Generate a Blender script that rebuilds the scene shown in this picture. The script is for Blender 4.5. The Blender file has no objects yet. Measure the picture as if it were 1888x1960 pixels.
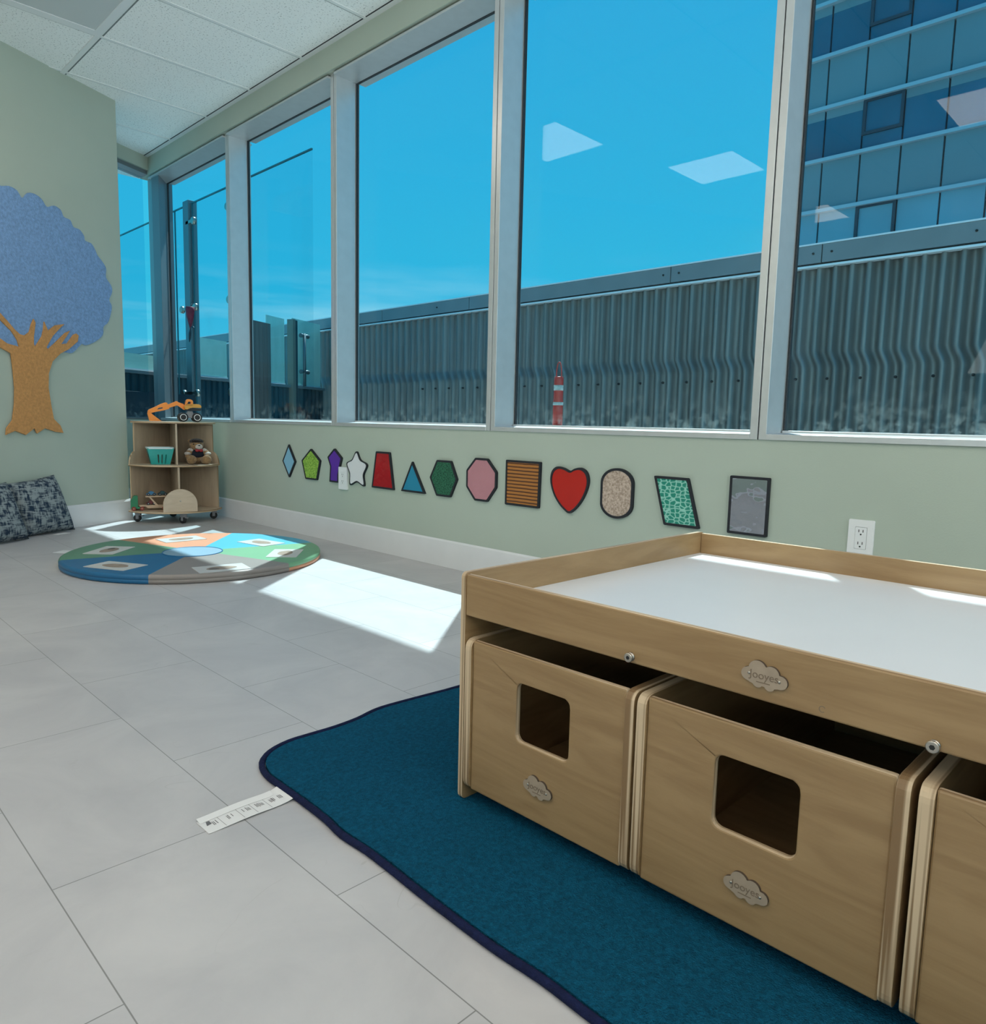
import bpy, math, random
from mathutils import Vector, Matrix
from mathutils.geometry import tessellate_polygon
random.seed(7)
D = bpy.data
SC = bpy.context.scene
COL = SC.collection
PI = math.pi

# ------------------------------------------------------------------ camera
cd = D.cameras.new('camera')
cam = D.objects.new('camera', cd)
COL.objects.link(cam)
YAW, PITCH, ROLL = math.radians(45.3384), math.radians(-6.8141), math.radians(1.3337)
fw = Vector((math.sin(YAW) * math.cos(PITCH), math.cos(YAW) * math.cos(PITCH), math.sin(PITCH)))
r0 = Vector((math.cos(YAW), -math.sin(YAW), 0))
u0 = r0.cross(fw)
rt = math.cos(ROLL) * r0 + math.sin(ROLL) * u0
up = -math.sin(ROLL) * r0 + math.cos(ROLL) * u0
m = Matrix((rt, up, -fw)).transposed().to_4x4()
m.translation = Vector((0, 0, 0.7165))
cam.matrix_world = m
cd.sensor_fit = 'HORIZONTAL'
cd.sensor_width = 36.0
cd.lens = 36.0 * 1413.25 / 1888.0
cd.clip_start = 0.02
cd.clip_end = 300
SC.camera = cam

# ------------------------------------------------------------------ view, sky, sun
vs = SC.view_settings
vs.view_transform = 'Standard'
vs.look = 'None'
vs.gamma = 1.0
vs.exposure = 0.0
vs.use_curve_mapping = False

LAMP = 8.8          # radiance of the lit ceiling panels
SUN_E = 7.8
w = D.worlds.new('sky')
SC.world = w
w.use_nodes = True
nt = w.node_tree
nt.nodes.clear()
out = nt.nodes.new('ShaderNodeOutputWorld')
bg = nt.nodes.new('ShaderNodeBackground')
tc = nt.nodes.new('ShaderNodeTexCoord')
sp = nt.nodes.new('ShaderNodeSeparateXYZ')
rp = nt.nodes.new('ShaderNodeValToRGB')
rp.color_ramp.elements[0].position = 0.0
rp.color_ramp.elements[0].color = (0.16, 0.68, 0.86, 1)
rp.color_ramp.elements[1].position = 0.62
rp.color_ramp.elements[1].color = (0.035, 0.42, 0.76, 1)
e = rp.color_ramp.elements.new(0.16)
e.color = (0.042, 0.55, 0.81, 1)
ns = nt.nodes.new('ShaderNodeTexNoise')
mp = nt.nodes.new('ShaderNodeMapping')
mp.inputs['Scale'].default_value = (2.0, 2.0, 16.0)
ns.inputs['Scale'].default_value = 1.6
ns.inputs['Detail'].default_value = 5
cr = nt.nodes.new('ShaderNodeValToRGB')        # thin cloud near the horizon
cr.color_ramp.elements[0].position = 0.52
cr.color_ramp.elements[1].position = 0.75
hz = nt.nodes.new('ShaderNodeMapRange')
hz.inputs['From Min'].default_value = 0.22
hz.inputs['From Max'].default_value = 0.06
mu = nt.nodes.new('ShaderNodeMath')
mu.operation = 'MULTIPLY'
mx = nt.nodes.new('ShaderNodeMix')
mx.data_type = 'RGBA'
mx.inputs['B'].default_value = (0.55, 0.85, 0.95, 1)
L = nt.links.new
L(tc.outputs['Generated'], sp.inputs[0])
L(sp.outputs['Z'], rp.inputs['Fac'])
L(tc.outputs['Generated'], mp.inputs['Vector'])
L(mp.outputs[0], ns.inputs['Vector'])
L(ns.outputs['Fac'], cr.inputs['Fac'])
L(sp.outputs['Z'], hz.inputs['Value'])
L(cr.outputs['Color'], mu.inputs[0])
L(hz.outputs[0], mu.inputs[1])
L(mu.outputs[0], mx.inputs['Factor'])
L(rp.outputs['Color'], mx.inputs['A'])
L(mx.outputs['Result'], bg.inputs['Color'])
bg.inputs['Strength'].default_value = 1.0
L(bg.outputs[0], out.inputs['Surface'])

sl = D.lights.new('sun', 'SUN')
sl.energy = SUN_E
sl.angle = math.radians(0.6)
sl.color = (1.0, 0.97, 0.92)
sun = D.objects.new('sun', sl)
COL.objects.link(sun)
SUNDIR = Vector((1.0, 0.78, 2.05)).normalized()
sun.rotation_euler = SUNDIR.to_track_quat('Z', 'Y').to_euler()
sun.location = SUNDIR * 20


def area(name, loc, direction, sx, sy, energy, color=(1, 1, 1)):
    l = D.lights.new(name, 'AREA')
    l.shape = 'RECTANGLE'
    l.size, l.size_y = sx, sy
    l.energy = energy
    l.color = color
    o = D.objects.new(name, l)
    COL.objects.link(o)
    o.location = loc
    o.rotation_euler = (-Vector(direction)).to_track_quat('Z', 'Y').to_euler()
    return o


# added fill lights, aimed up to brighten the ceiling and upper walls
area('fill_back', (0.3, -2.66, 1.65), (0, 1, 1.9), 3.6, 1.5, 125, (1.0, 0.945, 0.87))
area('fill_side', (-3.16, 0.0, 1.65), (1, 0, 1.6), 3.4, 1.5, 58, (1.0, 0.945, 0.87))


# ------------------------------------------------------------------ material helpers
def newmat(name):
    mt = D.materials.new(name)
    mt.use_nodes = True
    n = mt.node_tree
    b = n.nodes['Principled BSDF']
    return mt, n, b


def rgba(c, k=1.0):
    return (c[0] * k, c[1] * k, c[2] * k, 1)


def mat(name, color, rough=0.5, metal=0.0, var=0.0, scale=8.0, bump=0.0, bscale=60.0, spec=0.5, stretch=(1, 1, 1), sheen=0.0):
    """plain procedural surface: colour mottled by noise, optional noise bump"""
    mt, n, b = newmat(name)
    b.inputs['Roughness'].default_value = rough
    b.inputs['Metallic'].default_value = metal
    b.inputs['Specular IOR Level'].default_value = spec
    b.inputs['Sheen Weight'].default_value = sheen
    t = n.nodes.new('ShaderNodeTexCoord')
    mpn = n.nodes.new('ShaderNodeMapping')
    mpn.inputs['Scale'].default_value = stretch
    n.links.new(t.outputs['Object'], mpn.inputs['Vector'])
    no = n.nodes.new('ShaderNodeTexNoise')
    no.inputs['Scale'].default_value = scale
    no.inputs['Detail'].default_value = 4
    n.links.new(mpn.outputs[0], no.inputs['Vector'])
    r = n.nodes.new('ShaderNodeValToRGB')
    r.color_ramp.elements[0].position = 0.3
    r.color_ramp.elements[1].position = 0.7
    r.color_ramp.elements[0].color = rgba(color, 1 - var)
    r.color_ramp.elements[1].color = rgba(color, 1 + var)
    n.links.new(no.outputs['Fac'], r.inputs['Fac'])
    n.links.new(r.outputs['Color'], b.inputs['Base Color'])
    if bump:
        nb = n.nodes.new('ShaderNodeTexNoise')
        nb.inputs['Scale'].default_value = bscale
        nb.inputs['Detail'].default_value = 3
        n.links.new(mpn.outputs[0], nb.inputs['Vector'])
        bp = n.nodes.new('ShaderNodeBump')
        bp.inputs['Strength'].default_value = bump
        bp.inputs['Distance'].default_value = 0.01
        n.links.new(nb.outputs['Fac'], bp.inputs['Height'])
        n.links.new(bp.outputs[0], b.inputs['Normal'])
    return mt


def wood(name, c1, c2, axis='y', scale=5.0, rough=0.42):
    """birch veneer: long soft flame grain running along one axis"""
    mt, n, b = newmat(name)
    b.inputs['Roughness'].default_value = rough
    t = n.nodes.new('ShaderNodeTexCoord')
    mpn = n.nodes.new('ShaderNodeMapping')
    s = [6.0, 6.0, 6.0]
    s['xyz'.index(axis)] = 0.7
    mpn.inputs['Scale'].default_value = s
    n.links.new(t.outputs['Object'], mpn.inputs['Vector'])
    a = n.nodes.new('ShaderNodeTexNoise')
    a.inputs['Scale'].default_value = scale * 0.55
    a.inputs['Detail'].default_value = 5
    a.inputs['Distortion'].default_value = 2.6
    f = n.nodes.new('ShaderNodeTexNoise')
    f.inputs['Scale'].default_value = scale * 14
    f.inputs['Detail'].default_value = 4
    n.links.new(mpn.outputs[0], a.inputs['Vector'])
    n.links.new(mpn.outputs[0], f.inputs['Vector'])
    ad = n.nodes.new('ShaderNodeMath')
    ad.operation = 'MULTIPLY_ADD'
    ad.inputs[1].default_value = 0.16
    n.links.new(f.outputs['Fac'], ad.inputs[0])
    n.links.new(a.outputs['Fac'], ad.inputs[2])
    r = n.nodes.new('ShaderNodeValToRGB')
    r.color_ramp.elements[0].position = 0.40
    r.color_ramp.elements[1].position = 0.72
    r.color_ramp.elements[0].color = rgba(c1)
    r.color_ramp.elements[1].color = rgba(c2)
    n.links.new(ad.outputs[0], r.inputs['Fac'])
    n.links.new(r.outputs['Color'], b.inputs['Base Color'])
    return mt


def ply(name, axis, pitch=0.0030):
    """the striped edge of plywood: plies stacked along one axis"""
    mt, n, b = newmat(name)
    b.inputs['Roughness'].default_value = 0.5
    t = n.nodes.new('ShaderNodeTexCoord')
    mpn = n.nodes.new('ShaderNodeMapping')
    s = [2.0, 2.0, 2.0]
    s['xyz'.index(axis)] = 1.0 / pitch / 2
    mpn.inputs['Scale'].default_value = s
    n.links.new(t.outputs['Object'], mpn.inputs['Vector'])
    a = n.nodes.new('ShaderNodeTexNoise')
    a.inputs['Scale'].default_value = 1.0
    a.inputs['Detail'].default_value = 1
    n.links.new(mpn.outputs[0], a.inputs['Vector'])
    r = n.nodes.new('ShaderNodeValToRGB')
    r.color_ramp.elements[0].position = 0.40
    r.color_ramp.elements[1].position = 0.58
    r.color_ramp.elements[0].color = (0.24, 0.14, 0.065, 1)
    r.color_ramp.elements[1].color = (0.62, 0.46, 0.30, 1)
    n.links.new(a.outputs['Fac'], r.inputs['Fac'])
    n.links.new(r.outputs['Color'], b.inputs['Base Color'])
    return mt


def glass(name, tint, refl=0.05, edge=0.35, dust=None):
    """thin pane: light passes straight through with a tint, a weak mirror on top"""
    mt = D.materials.new(name)
    mt.use_nodes = True
    n = mt.node_tree
    n.nodes.clear()
    o = n.nodes.new('ShaderNodeOutputMaterial')
    tr = n.nodes.new('ShaderNodeBsdfTransparent')
    tr.inputs['Color'].default_value = rgba(tint)
    gl = n.nodes.new('ShaderNodeBsdfGlossy')
    gl.inputs['Roughness'].default_value = 0.0
    lw = n.nodes.new('ShaderNodeLayerWeight')
    lw.inputs['Blend'].default_value = 0.25
    mr = n.nodes.new('ShaderNodeMapRange')
    mr.inputs['To Min'].default_value = refl
    mr.inputs['To Max'].default_value = edge
    mxs = n.nodes.new('ShaderNodeMixShader')
    n.links.new(lw.outputs['Facing'], mr.inputs['Value'])
    mr.inputs['From Min'].default_value = 0.35
    n.links.new(mr.outputs[0], mxs.inputs['Fac'])
    n.links.new(tr.outputs[0], mxs.inputs[1])
    n.links.new(gl.outputs[0], mxs.inputs[2])
    if dust is None:
        n.links.new(mxs.outputs[0], o.inputs['Surface'])
        return mt
    # dried splashes along the foot of the pane
    t = n.nodes.new('ShaderNodeTexCoord')
    sx = n.nodes.new('ShaderNodeSeparateXYZ')
    n.links.new(t.outputs['Object'], sx.inputs[0])
    hr = n.nodes.new('ShaderNodeMapRange')
    hr.inputs['From Min'].default_value = dust + 0.20
    hr.inputs['From Max'].default_value = dust - 0.02
    hr.inputs['To Max'].default_value = 1.0
    n.links.new(sx.outputs['Z'], hr.inputs['Value'])
    no = n.nodes.new('ShaderNodeTexNoise')
    no.inputs['Scale'].default_value = 26
    no.inputs['Detail'].default_value = 6
    no.inputs['Roughness'].default_value = 0.7
    n.links.new(t.outputs['Object'], no.inputs['Vector'])
    nr = n.nodes.new('ShaderNodeMapRange')
    nr.inputs['From Min'].default_value = 0.48
    nr.inputs['From Max'].default_value = 0.72
    nr.inputs['To Max'].default_value = 0.34
    n.links.new(no.outputs['Fac'], nr.inputs['Value'])
    pw_ = n.nodes.new('ShaderNodeMath')
    pw_.operation = 'POWER'
    pw_.inputs[1].default_value = 2.0
    n.links.new(hr.outputs[0], pw_.inputs[0])
    ml = n.nodes.new('ShaderNodeMath')
    ml.operation = 'MULTIPLY'
    n.links.new(pw_.outputs[0], ml.inputs[0])
    n.links.new(nr.outputs[0], ml.inputs[1])
    df = n.nodes.new('ShaderNodeBsdfDiffuse')
    df.inputs['Color'].default_value = (0.55, 0.66, 0.66, 1)
    mx2 = n.nodes.new('ShaderNodeMixShader')
    n.links.new(ml.outputs[0], mx2.inputs['Fac'])
    n.links.new(mxs.outputs[0], mx2.inputs[1])
    n.links.new(df.outputs[0], mx2.inputs[2])
    n.links.new(mx2.outputs[0], o.inputs['Surface'])
    return mt


def emit(name, color, strength):
    mt, n, b = newmat(name)
    b.inputs['Base Color'].default_value = rgba(color)
    b.inputs['Emission Color'].default_value = rgba(color)
    b.inputs['Emission Strength'].default_value = strength
    return mt


# ------------------------------------------------------------------ mesh helpers
class MB:
    def __init__(s):
        s.v, s.f, s.mi, s.sm = [], [], [], []

    def face(s, idx, mi=0, smooth=False):
        s.f.append(tuple(idx))
        s.mi.append(mi)
        s.sm.append(smooth)

    def quad(s, pts, mi=0):
        k = len(s.v)
        s.v += [Vector(p) for p in pts]
        s.face(range(k, k + len(pts)), mi)

    def box(s, lo, hi, mi=0, frame=None):
        k = len(s.v)
        for z in (lo[2], hi[2]):
            for y in (lo[1], hi[1]):
                for x in (lo[0], hi[0]):
                    s.v.append(Vector(frame(x, y, z)) if frame else Vector((x, y, z)))
        for q in ((0, 2, 3, 1), (4, 5, 7, 6), (0, 1, 5, 4), (2, 6, 7, 3), (0, 4, 6, 2), (1, 3, 7, 5)):
            s.face([k + i for i in q], mi)
        return s

    def prism(s, outline, w0, w1, frame, holes=(), mi=0, mi_side=None, smooth=False):
        """outline (and holes) in the frame's u, v; extruded from w0 to w1"""
        loops = [list(outline)] + [list(h) for h in holes]
        tri = tessellate_polygon([[Vector((p[0], p[1], 0)) for p in lp] for lp in loops])
        flat = [p for lp in loops for p in lp]
        for w_ in (w0, w1):
            k = len(s.v)
            s.v += [Vector(frame(p[0], p[1], w_)) for p in flat]
            for t in tri:
                s.face([k + i for i in t], mi)
        ms = mi if mi_side is None else mi_side
        for lp in loops:
            k = len(s.v)
            n = len(lp)
            s.v += [Vector(frame(p[0], p[1], w0)) for p in lp] + [Vector(frame(p[0], p[1], w1)) for p in lp]
            for i in range(n):
                j = (i + 1) % n
                s.face((k + i, k + j, k + n + j, k + n + i), ms, smooth)
        return s

    def tube(s, path, r, n=10, mi=0, caps=True, closed=False):
        path = [Vector(p) for p in path]
        rr = r if isinstance(r, (list, tuple)) else [r] * len(path)
        k0 = len(s.v)
        m_ = len(path)
        ref = None
        for i, p in enumerate(path):
            if closed:
                d = (path[(i + 1) % m_] - path[i - 1]).normalized()
            else:
                d = (path[min(i + 1, m_ - 1)] - path[max(i - 1, 0)]).normalized()
            if ref is None:
                ref = Vector((0, 0, 1)) if abs(d.z) < 0.9 else Vector((1, 0, 0))
            a = (ref - d * ref.dot(d)).normalized()
            ref = a
            b = d.cross(a)
            for j in range(n):
                t = 2 * PI * j / n
                s.v.append(p + (a * math.cos(t) + b * math.sin(t)) * rr[i])
        for i in range(m_ if closed else m_ - 1):
            for j in range(n):
                i2 = (i + 1) % m_
                s.face((k0 + i * n + j, k0 + i * n + (j + 1) % n, k0 + i2 * n + (j + 1) % n, k0 + i2 * n + j), mi, True)
        if caps and not closed:
            s.face([k0 + j for j in range(n)][::-1], mi)
            s.face([k0 + (m_ - 1) * n + j for j in range(n)], mi)
        return s

    def lathe(s, prof, n=24, frame=None, mi=0, smooth=True):
        """profile of (radius, height) turned about the w axis"""
        k0 = len(s.v)
        for (r, h) in prof:
            for j in range(n):
                t = 2 * PI * j / n
                p = (r * math.cos(t), r * math.sin(t), h)
                s.v.append(Vector(frame(*p)) if frame else Vector(p))
        for i in range(len(prof) - 1):
            for j in range(n):
                s.face((k0 + i * n + j, k0 + i * n + (j + 1) % n, k0 + (i + 1) * n + (j + 1) % n, k0 + (i + 1) * n + j), mi, smooth)
        s.face([k0 + j for j in range(n)][::-1], mi)
        s.face([k0 + (len(prof) - 1) * n + j for j in range(n)], mi)
        return s

    def ball(s, c, r, n=14, mi=0, rot=None):
        """ellipsoid with radii r"""
        c = Vector(c)
        k0 = len(s.v)
        rings = n // 2 + 1
        for i in range(1, rings):
            a = PI * i / rings
            for j in range(n):
                t = 2 * PI * j / n
                p = Vector((r[0] * math.sin(a) * math.cos(t), r[1] * math.sin(a) * math.sin(t), r[2] * math.cos(a)))
                if rot:
                    p = rot @ p
                s.v.append(c + p)
        top = Vector((0, 0, r[2]))
        bot = Vector((0, 0, -r[2]))
        if rot:
            top, bot = rot @ top, rot @ bot
        s.v += [c + top, c + bot]
        kt = len(s.v) - 2
        for i in range(rings - 2):
            for j in range(n):
                s.face((k0 + i * n + j, k0 + (i + 1) * n + j, k0 + (i + 1) * n + (j + 1) % n, k0 + i * n + (j + 1) % n), mi, True)
        for j in range(n):
            s.face((kt, k0 + j, k0 + (j + 1) % n), mi, True)
            q = k0 + (rings - 2) * n
            s.face((kt + 1, q + (j + 1) % n, q + j), mi, True)
        return s

    def build(s, name, mats, parent=None, bevel=0.0, seg=2):
        me = D.meshes.new(name)
        org = Vector((0, 0, 0))
        me.from_pydata([tuple(p) for p in s.v], [], s.f)
        for m_ in (mats if isinstance(mats, (list, tuple)) else [mats]):
            me.materials.append(m_)
        me.polygons.foreach_set('material_index', s.mi)
        me.polygons.foreach_set('use_smooth', s.sm)
        import bmesh
        bm = bmesh.new()
        bm.from_mesh(me)
        bmesh.ops.remove_doubles(bm, verts=bm.verts, dist=1e-6)
        bmesh.ops.recalc_face_normals(bm, faces=bm.faces)
        bm.to_mesh(me)
        bm.free()
        o = D.objects.new(name, me)
        COL.objects.link(o)
        if parent is not None:
            o.parent = parent
            if parent.type == 'EMPTY':
                o.matrix_parent_inverse = parent_inverse(parent)
        if bevel:
            bv = o.modifiers.new('bevel', 'BEVEL')
            bv.width = bevel
            bv.segments = seg
            bv.limit_method = 'ANGLE'
            bv.angle_limit = math.radians(40)
        return o


def parent_inverse(p):
    return Matrix.Translation(p.location).inverted()


def tag(o, label, cat, group=None, kind=None):
    o['label'] = label
    o['category'] = cat
    if group:
        o['group'] = group
    if kind:
        o['kind'] = kind
    return o


def thing(name, loc, label, cat, group=None, kind=None):
    o = D.objects.new(name, None)
    COL.objects.link(o)
    o.location = loc
    o.empty_display_size = 0.05
    return tag(o, label, cat, group, kind)


def struct(o, label, cat):
    return tag(o, label, cat, kind='structure')


def copy_tree(o, parent=None, offset=None):
    c = o.copy()
    COL.objects.link(c)
    if parent is not None:
        c.parent = parent
        c.matrix_parent_inverse = o.matrix_parent_inverse.copy()
    for ch in o.children:
        copy_tree(ch, c)
    return c


def text(body, size, frame, name, mt, parent, depth=0.0006, squeeze=1.0):
    """lettering as a mesh, centred on the frame's origin"""
    cu = D.curves.new(name, 'FONT')
    cu.body = body
    cu.size = size
    cu.align_x = 'CENTER'
    cu.align_y = 'CENTER'
    cu.extrude = depth
    tmp = D.objects.new(name, cu)
    COL.objects.link(tmp)
    dg = bpy.context.evaluated_depsgraph_get()
    me = D.meshes.new_from_object(tmp.evaluated_get(dg))
    D.objects.remove(tmp)
    for v in me.vertices:
        v.co = Vector(frame(v.co.x * squeeze, v.co.y, v.co.z))
    me.materials.clear()
    me.materials.append(mt)
    o = D.objects.new(name, me)
    COL.objects.link(o)
    o.parent = parent
    return o


def rrect(u0, v0, u1, v1, r, n=5):
    p = []
    for (cx, cy, a0) in ((u1 - r, v1 - r, 0), (u0 + r, v1 - r, 90), (u0 + r, v0 + r, 180), (u1 - r, v0 + r, 270)):
        for i in range(n + 1):
            a = math.radians(a0 + 90 * i / n)
            p.append((cx + r * math.cos(a), cy + r * math.sin(a)))
    return p


def arc(cx, cy, r, a0, a1, n=16):
    return [(cx + r * math.cos(math.radians(a0 + (a1 - a0) * i / n)), cy + r * math.sin(math.radians(a0 + (a1 - a0) * i / n))) for i in range(n + 1)]


def inset(poly, d):
    """move every edge of a polygon inwards by d"""
    ar = sum(poly[i][0] * poly[(i + 1) % len(poly)][1] - poly[(i + 1) % len(poly)][0] * poly[i][1] for i in range(len(poly)))
    s = 1 if ar > 0 else -1
    res = []
    n = len(poly)
    for i in range(n):
        p0, p1, p2 = Vector(poly[i - 1]), Vector(poly[i]), Vector(poly[(i + 1) % n])
        a = (p1 - p0).normalized()
        b = (p2 - p1).normalized()
        na, nb = Vector((-a.y, a.x)) * s, Vector((-b.y, b.x)) * s
        k = (na + nb)
        k = k / max(k.length_squared / 2, 0.35)
        res.append(tuple(p1 + k * d))
    return res


def smooth_poly(pts, n=6):
    """closed Catmull-Rom curve through points"""
    res = []
    m_ = len(pts)
    for i in range(m_):
        p0, p1, p2, p3 = (Vector(pts[(i + k) % m_]) for k in (-1, 0, 1, 2))
        for j in range(n):
            t = j / n
            res.append(tuple(0.5 * ((2 * p1) + (-p0 + p2) * t + (2 * p0 - 5 * p1 + 4 * p2 - p3) * t * t + (-p0 + 3 * p1 - 3 * p2 + p3) * t ** 3)))
    return res


def rounded(poly, r, n=4):
    """round the corners of a polygon"""
    res = []
    m_ = len(poly)
    for i in range(m_):
        p0, p1, p2 = Vector(poly[i - 1]), Vector(poly[i]), Vector(poly[(i + 1) % m_])
        a = p1 + (p0 - p1).normalized() * min(r, (p0 - p1).length * 0.45)
        b = p1 + (p2 - p1).normalized() * min(r, (p2 - p1).length * 0.45)
        for j in range(n + 1):
            t = j / n
            res.append(tuple(a * (1 - t) ** 2 + p1 * 2 * t * (1 - t) + b * t * t))
    return res


# ------------------------------------------------------------------ room measures
WX = 2.418                       # plane of the window wall inside
GX = 2.55                        # plane of its glass
TB = Vector((1.8427, 5.3621, 0))  # right foot of the wall with the tree
TT = Vector((0.8983, 0.4393, 0))  # along that wall, away from the camera
TN = Vector((0.4393, -0.8983, 0))  # out of it into the room
KC = Vector((2.418, 6.300, 0))   # far corner of the room
CEIL = 2.745


def f_wall(u, v, w_):            # on the window wall: u = y, v = z, w out into the room
    return (WX + 0.004 - w_, u, v)


def f_tree(u, v, w_):
    p = TB + TT * u + TN * w_
    return (p.x, p.y, v)


def f_end(u, v, w_):
    p = KC + TT * u + TN * w_
    return (p.x, p.y, v)


def f_up(u, v, w_):
    return (u, v, w_)


# ------------------------------------------------------------------ setting materials
def floor_material():
    mt, n, b = newmat('floor_tiles')
    t = n.nodes.new('ShaderNodeTexCoord')
    mpn = n.nodes.new('ShaderNodeMapping')
    # tiles run along y: swap the axes and shift to the joints
    sx = n.nodes.new('ShaderNodeSeparateXYZ')
    cx = n.nodes.new('ShaderNodeCombineXYZ')
    n.links.new(t.outputs['Object'], sx.inputs[0])
    n.links.new(sx.outputs['Y'], cx.inputs['X'])
    n.links.new(sx.outputs['X'], cx.inputs['Y'])
    mpn.inputs['Location'].default_value = (-0.892 + 6.096, -0.2798 + 6.098, 0)
    n.links.new(cx.outputs[0], mpn.inputs['Vector'])
    br = n.nodes.new('ShaderNodeTexBrick')
    br.offset = 0.5
    br.inputs['Scale'].default_value = 1.0
    br.inputs['Brick Width'].default_value = 0.6096
    br.inputs['Row Height'].default_value = 0.3049
    br.inputs['Mortar Size'].default_value = 0.0011
    br.inputs['Mortar Smooth'].default_value = 0.3
    br.inputs['Color1'].default_value = (0.475, 0.463, 0.472, 1)
    br.inputs['Color2'].default_value = (0.508, 0.494, 0.500, 1)
    br.inputs['Mortar'].default_value = (0.22, 0.215, 0.21, 1)
    n.links.new(mpn.outputs[0], br.inputs['Vector'])
    no = n.nodes.new('ShaderNodeTexNoise')
    no.inputs['Scale'].default_value = 3.2
    no.inputs['Detail'].default_value = 8
    no.inputs['Roughness'].default_value = 0.62
    no.inputs['Distortion'].default_value = 0.8
    n.links.new(t.outputs['Object'], no.inputs['Vector'])
    r = n.nodes.new('ShaderNodeValToRGB')
    r.color_ramp.elements[0].position = 0.32
    r.color_ramp.elements[0].color = (0.87, 0.87, 0.88, 1)
    r.color_ramp.elements[1].position = 0.68
    r.color_ramp.elements[1].color = (1.06, 1.05, 1.04, 1)
    n.links.new(no.outputs['Fac'], r.inputs['Fac'])
    m1 = n.nodes.new('ShaderNodeMix')
    m1.data_type = 'RGBA'
    m1.blend_type = 'MULTIPLY'
    m1.inputs['Factor'].default_value = 1.0
    n.links.new(br.outputs['Color'], m1.inputs['A'])
    n.links.new(r.outputs['Color'], m1.inputs['B'])
    # hair-thin veins and pale scratches
    mus = n.nodes.new('ShaderNodeTexNoise')
    mus.inputs['Scale'].default_value = 2.3
    mus.inputs['Detail'].default_value = 3
    mus.inputs['Distortion'].default_value = 2.2
    n.links.new(t.outputs['Object'], mus.inputs['Vector'])
    vr = n.nodes.new('ShaderNodeValToRGB')
    vr.color_ramp.elements[0].position = 0.497
    vr.color_ramp.elements[0].color = (0, 0, 0, 1)
    vr.color_ramp.elements[1].position = 0.503
    vr.color_ramp.elements[1].color = (0, 0, 0, 1)
    ev = vr.color_ramp.elements.new(0.5)
    ev.color = (1, 1, 1, 1)
    n.links.new(mus.outputs['Fac'], vr.inputs['Fac'])
    pt = n.nodes.new('ShaderNodeTexNoise')
    pt.inputs['Scale'].default_value = 5.0
    n.links.new(t.outputs['Object'], pt.inputs['Vector'])
    pr = n.nodes.new('ShaderNodeValToRGB')
    pr.color_ramp.elements[0].position = 0.55
    pr.color_ramp.elements[1].position = 0.66
    n.links.new(pt.outputs['Fac'], pr.inputs['Fac'])
    mm = n.nodes.new('ShaderNodeMath')
    mm.operation = 'MULTIPLY'
    n.links.new(vr.outputs['Color'], mm.inputs[0])
    n.links.new(pr.outputs['Color'], mm.inputs[1])
    ms = n.nodes.new('ShaderNodeMath')
    ms.operation = 'MULTIPLY'
    ms.inputs[1].default_value = 0.35
    n.links.new(mm.outputs[0], ms.inputs[0])
    m2 = n.nodes.new('ShaderNodeMix')
    m2.data_type = 'RGBA'
    m2.inputs['B'].default_value = (0.30, 0.29, 0.27, 1)
    n.links.new(ms.outputs[0], m2.inputs['Factor'])
    n.links.new(m1.outputs['Result'], m2.inputs['A'])
    n.links.new(m2.outputs['Result'], b.inputs['Base Color'])
    b.inputs['Roughness'].default_value = 0.42
    b.inputs['Specular IOR Level'].default_value = 0.4
    return mt


def ceiling_material():
    mt, n, b = newmat('ceiling_tiles')
    t = n.nodes.new('ShaderNodeTexCoord')
    vo = n.nodes.new('ShaderNodeTexNoise')
    vo.inputs['Scale'].default_value = 110
    vo.inputs['Detail'].default_value = 2
    n.links.new(t.outputs['Object'], vo.inputs['Vector'])
    r = n.nodes.new('ShaderNodeValToRGB')
    r.color_ramp.elements[0].position = 0.30
    r.color_ramp.elements[0].color = (0.42, 0.43, 0.43, 1)
    r.color_ramp.elements[1].position = 0.40
    r.color_ramp.elements[1].color = (0.92, 0.93, 0.92, 1)
    n.links.new(vo.outputs['Fac'], r.inputs['Fac'])
    sx = n.nodes.new('ShaderNodeSeparateXYZ')
    cx = n.nodes.new('ShaderNodeCombineXYZ')
    n.links.new(t.outputs['Object'], sx.inputs[0])
    n.links.new(sx.outputs['X'], cx.inputs['X'])
    n.links.new(sx.outputs['Y'], cx.inputs['Y'])
    mpn = n.nodes.new('ShaderNodeMapping')
    mpn.inputs['Location'].default_value = (-1.505 + 12.2, -5.785 + 12.24, 0)
    n.links.new(cx.outputs[0], mpn.inputs['Vector'])
    br = n.nodes.new('ShaderNodeTexBrick')
    br.offset = 0.0
    br.inputs['Scale'].default_value = 1.0
    br.inputs['Brick Width'].default_value = 1.22
    br.inputs['Row Height'].default_value = 0.612
    br.inputs['Mortar Size'].default_value = 0.0045
    br.inputs['Mortar Smooth'].default_value = 0.2
    br.inputs['Color1'].default_value = (1, 1, 1, 1)
    br.inputs['Color2'].default_value = (0.97, 0.97, 0.97, 1)
    br.inputs['Mortar'].default_value = (0.25, 0.27, 0.27, 1)
    n.links.new(mpn.outputs[0], br.inputs['Vector'])
    mxn = n.nodes.new('ShaderNodeMix')
    mxn.data_type = 'RGBA'
    mxn.blend_type = 'MULTIPLY'
    mxn.inputs['Factor'].default_value = 1
    n.links.new(r.outputs['Color'], mxn.inputs['A'])
    n.links.new(br.outputs['Color'], mxn.inputs['B'])
    n.links.new(mxn.outputs['Result'], b.inputs['Base Color'])
    b.inputs['Roughness'].default_value = 0.9
    b.inputs['Specular IOR Level'].default_value = 0.1
    return mt


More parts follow.
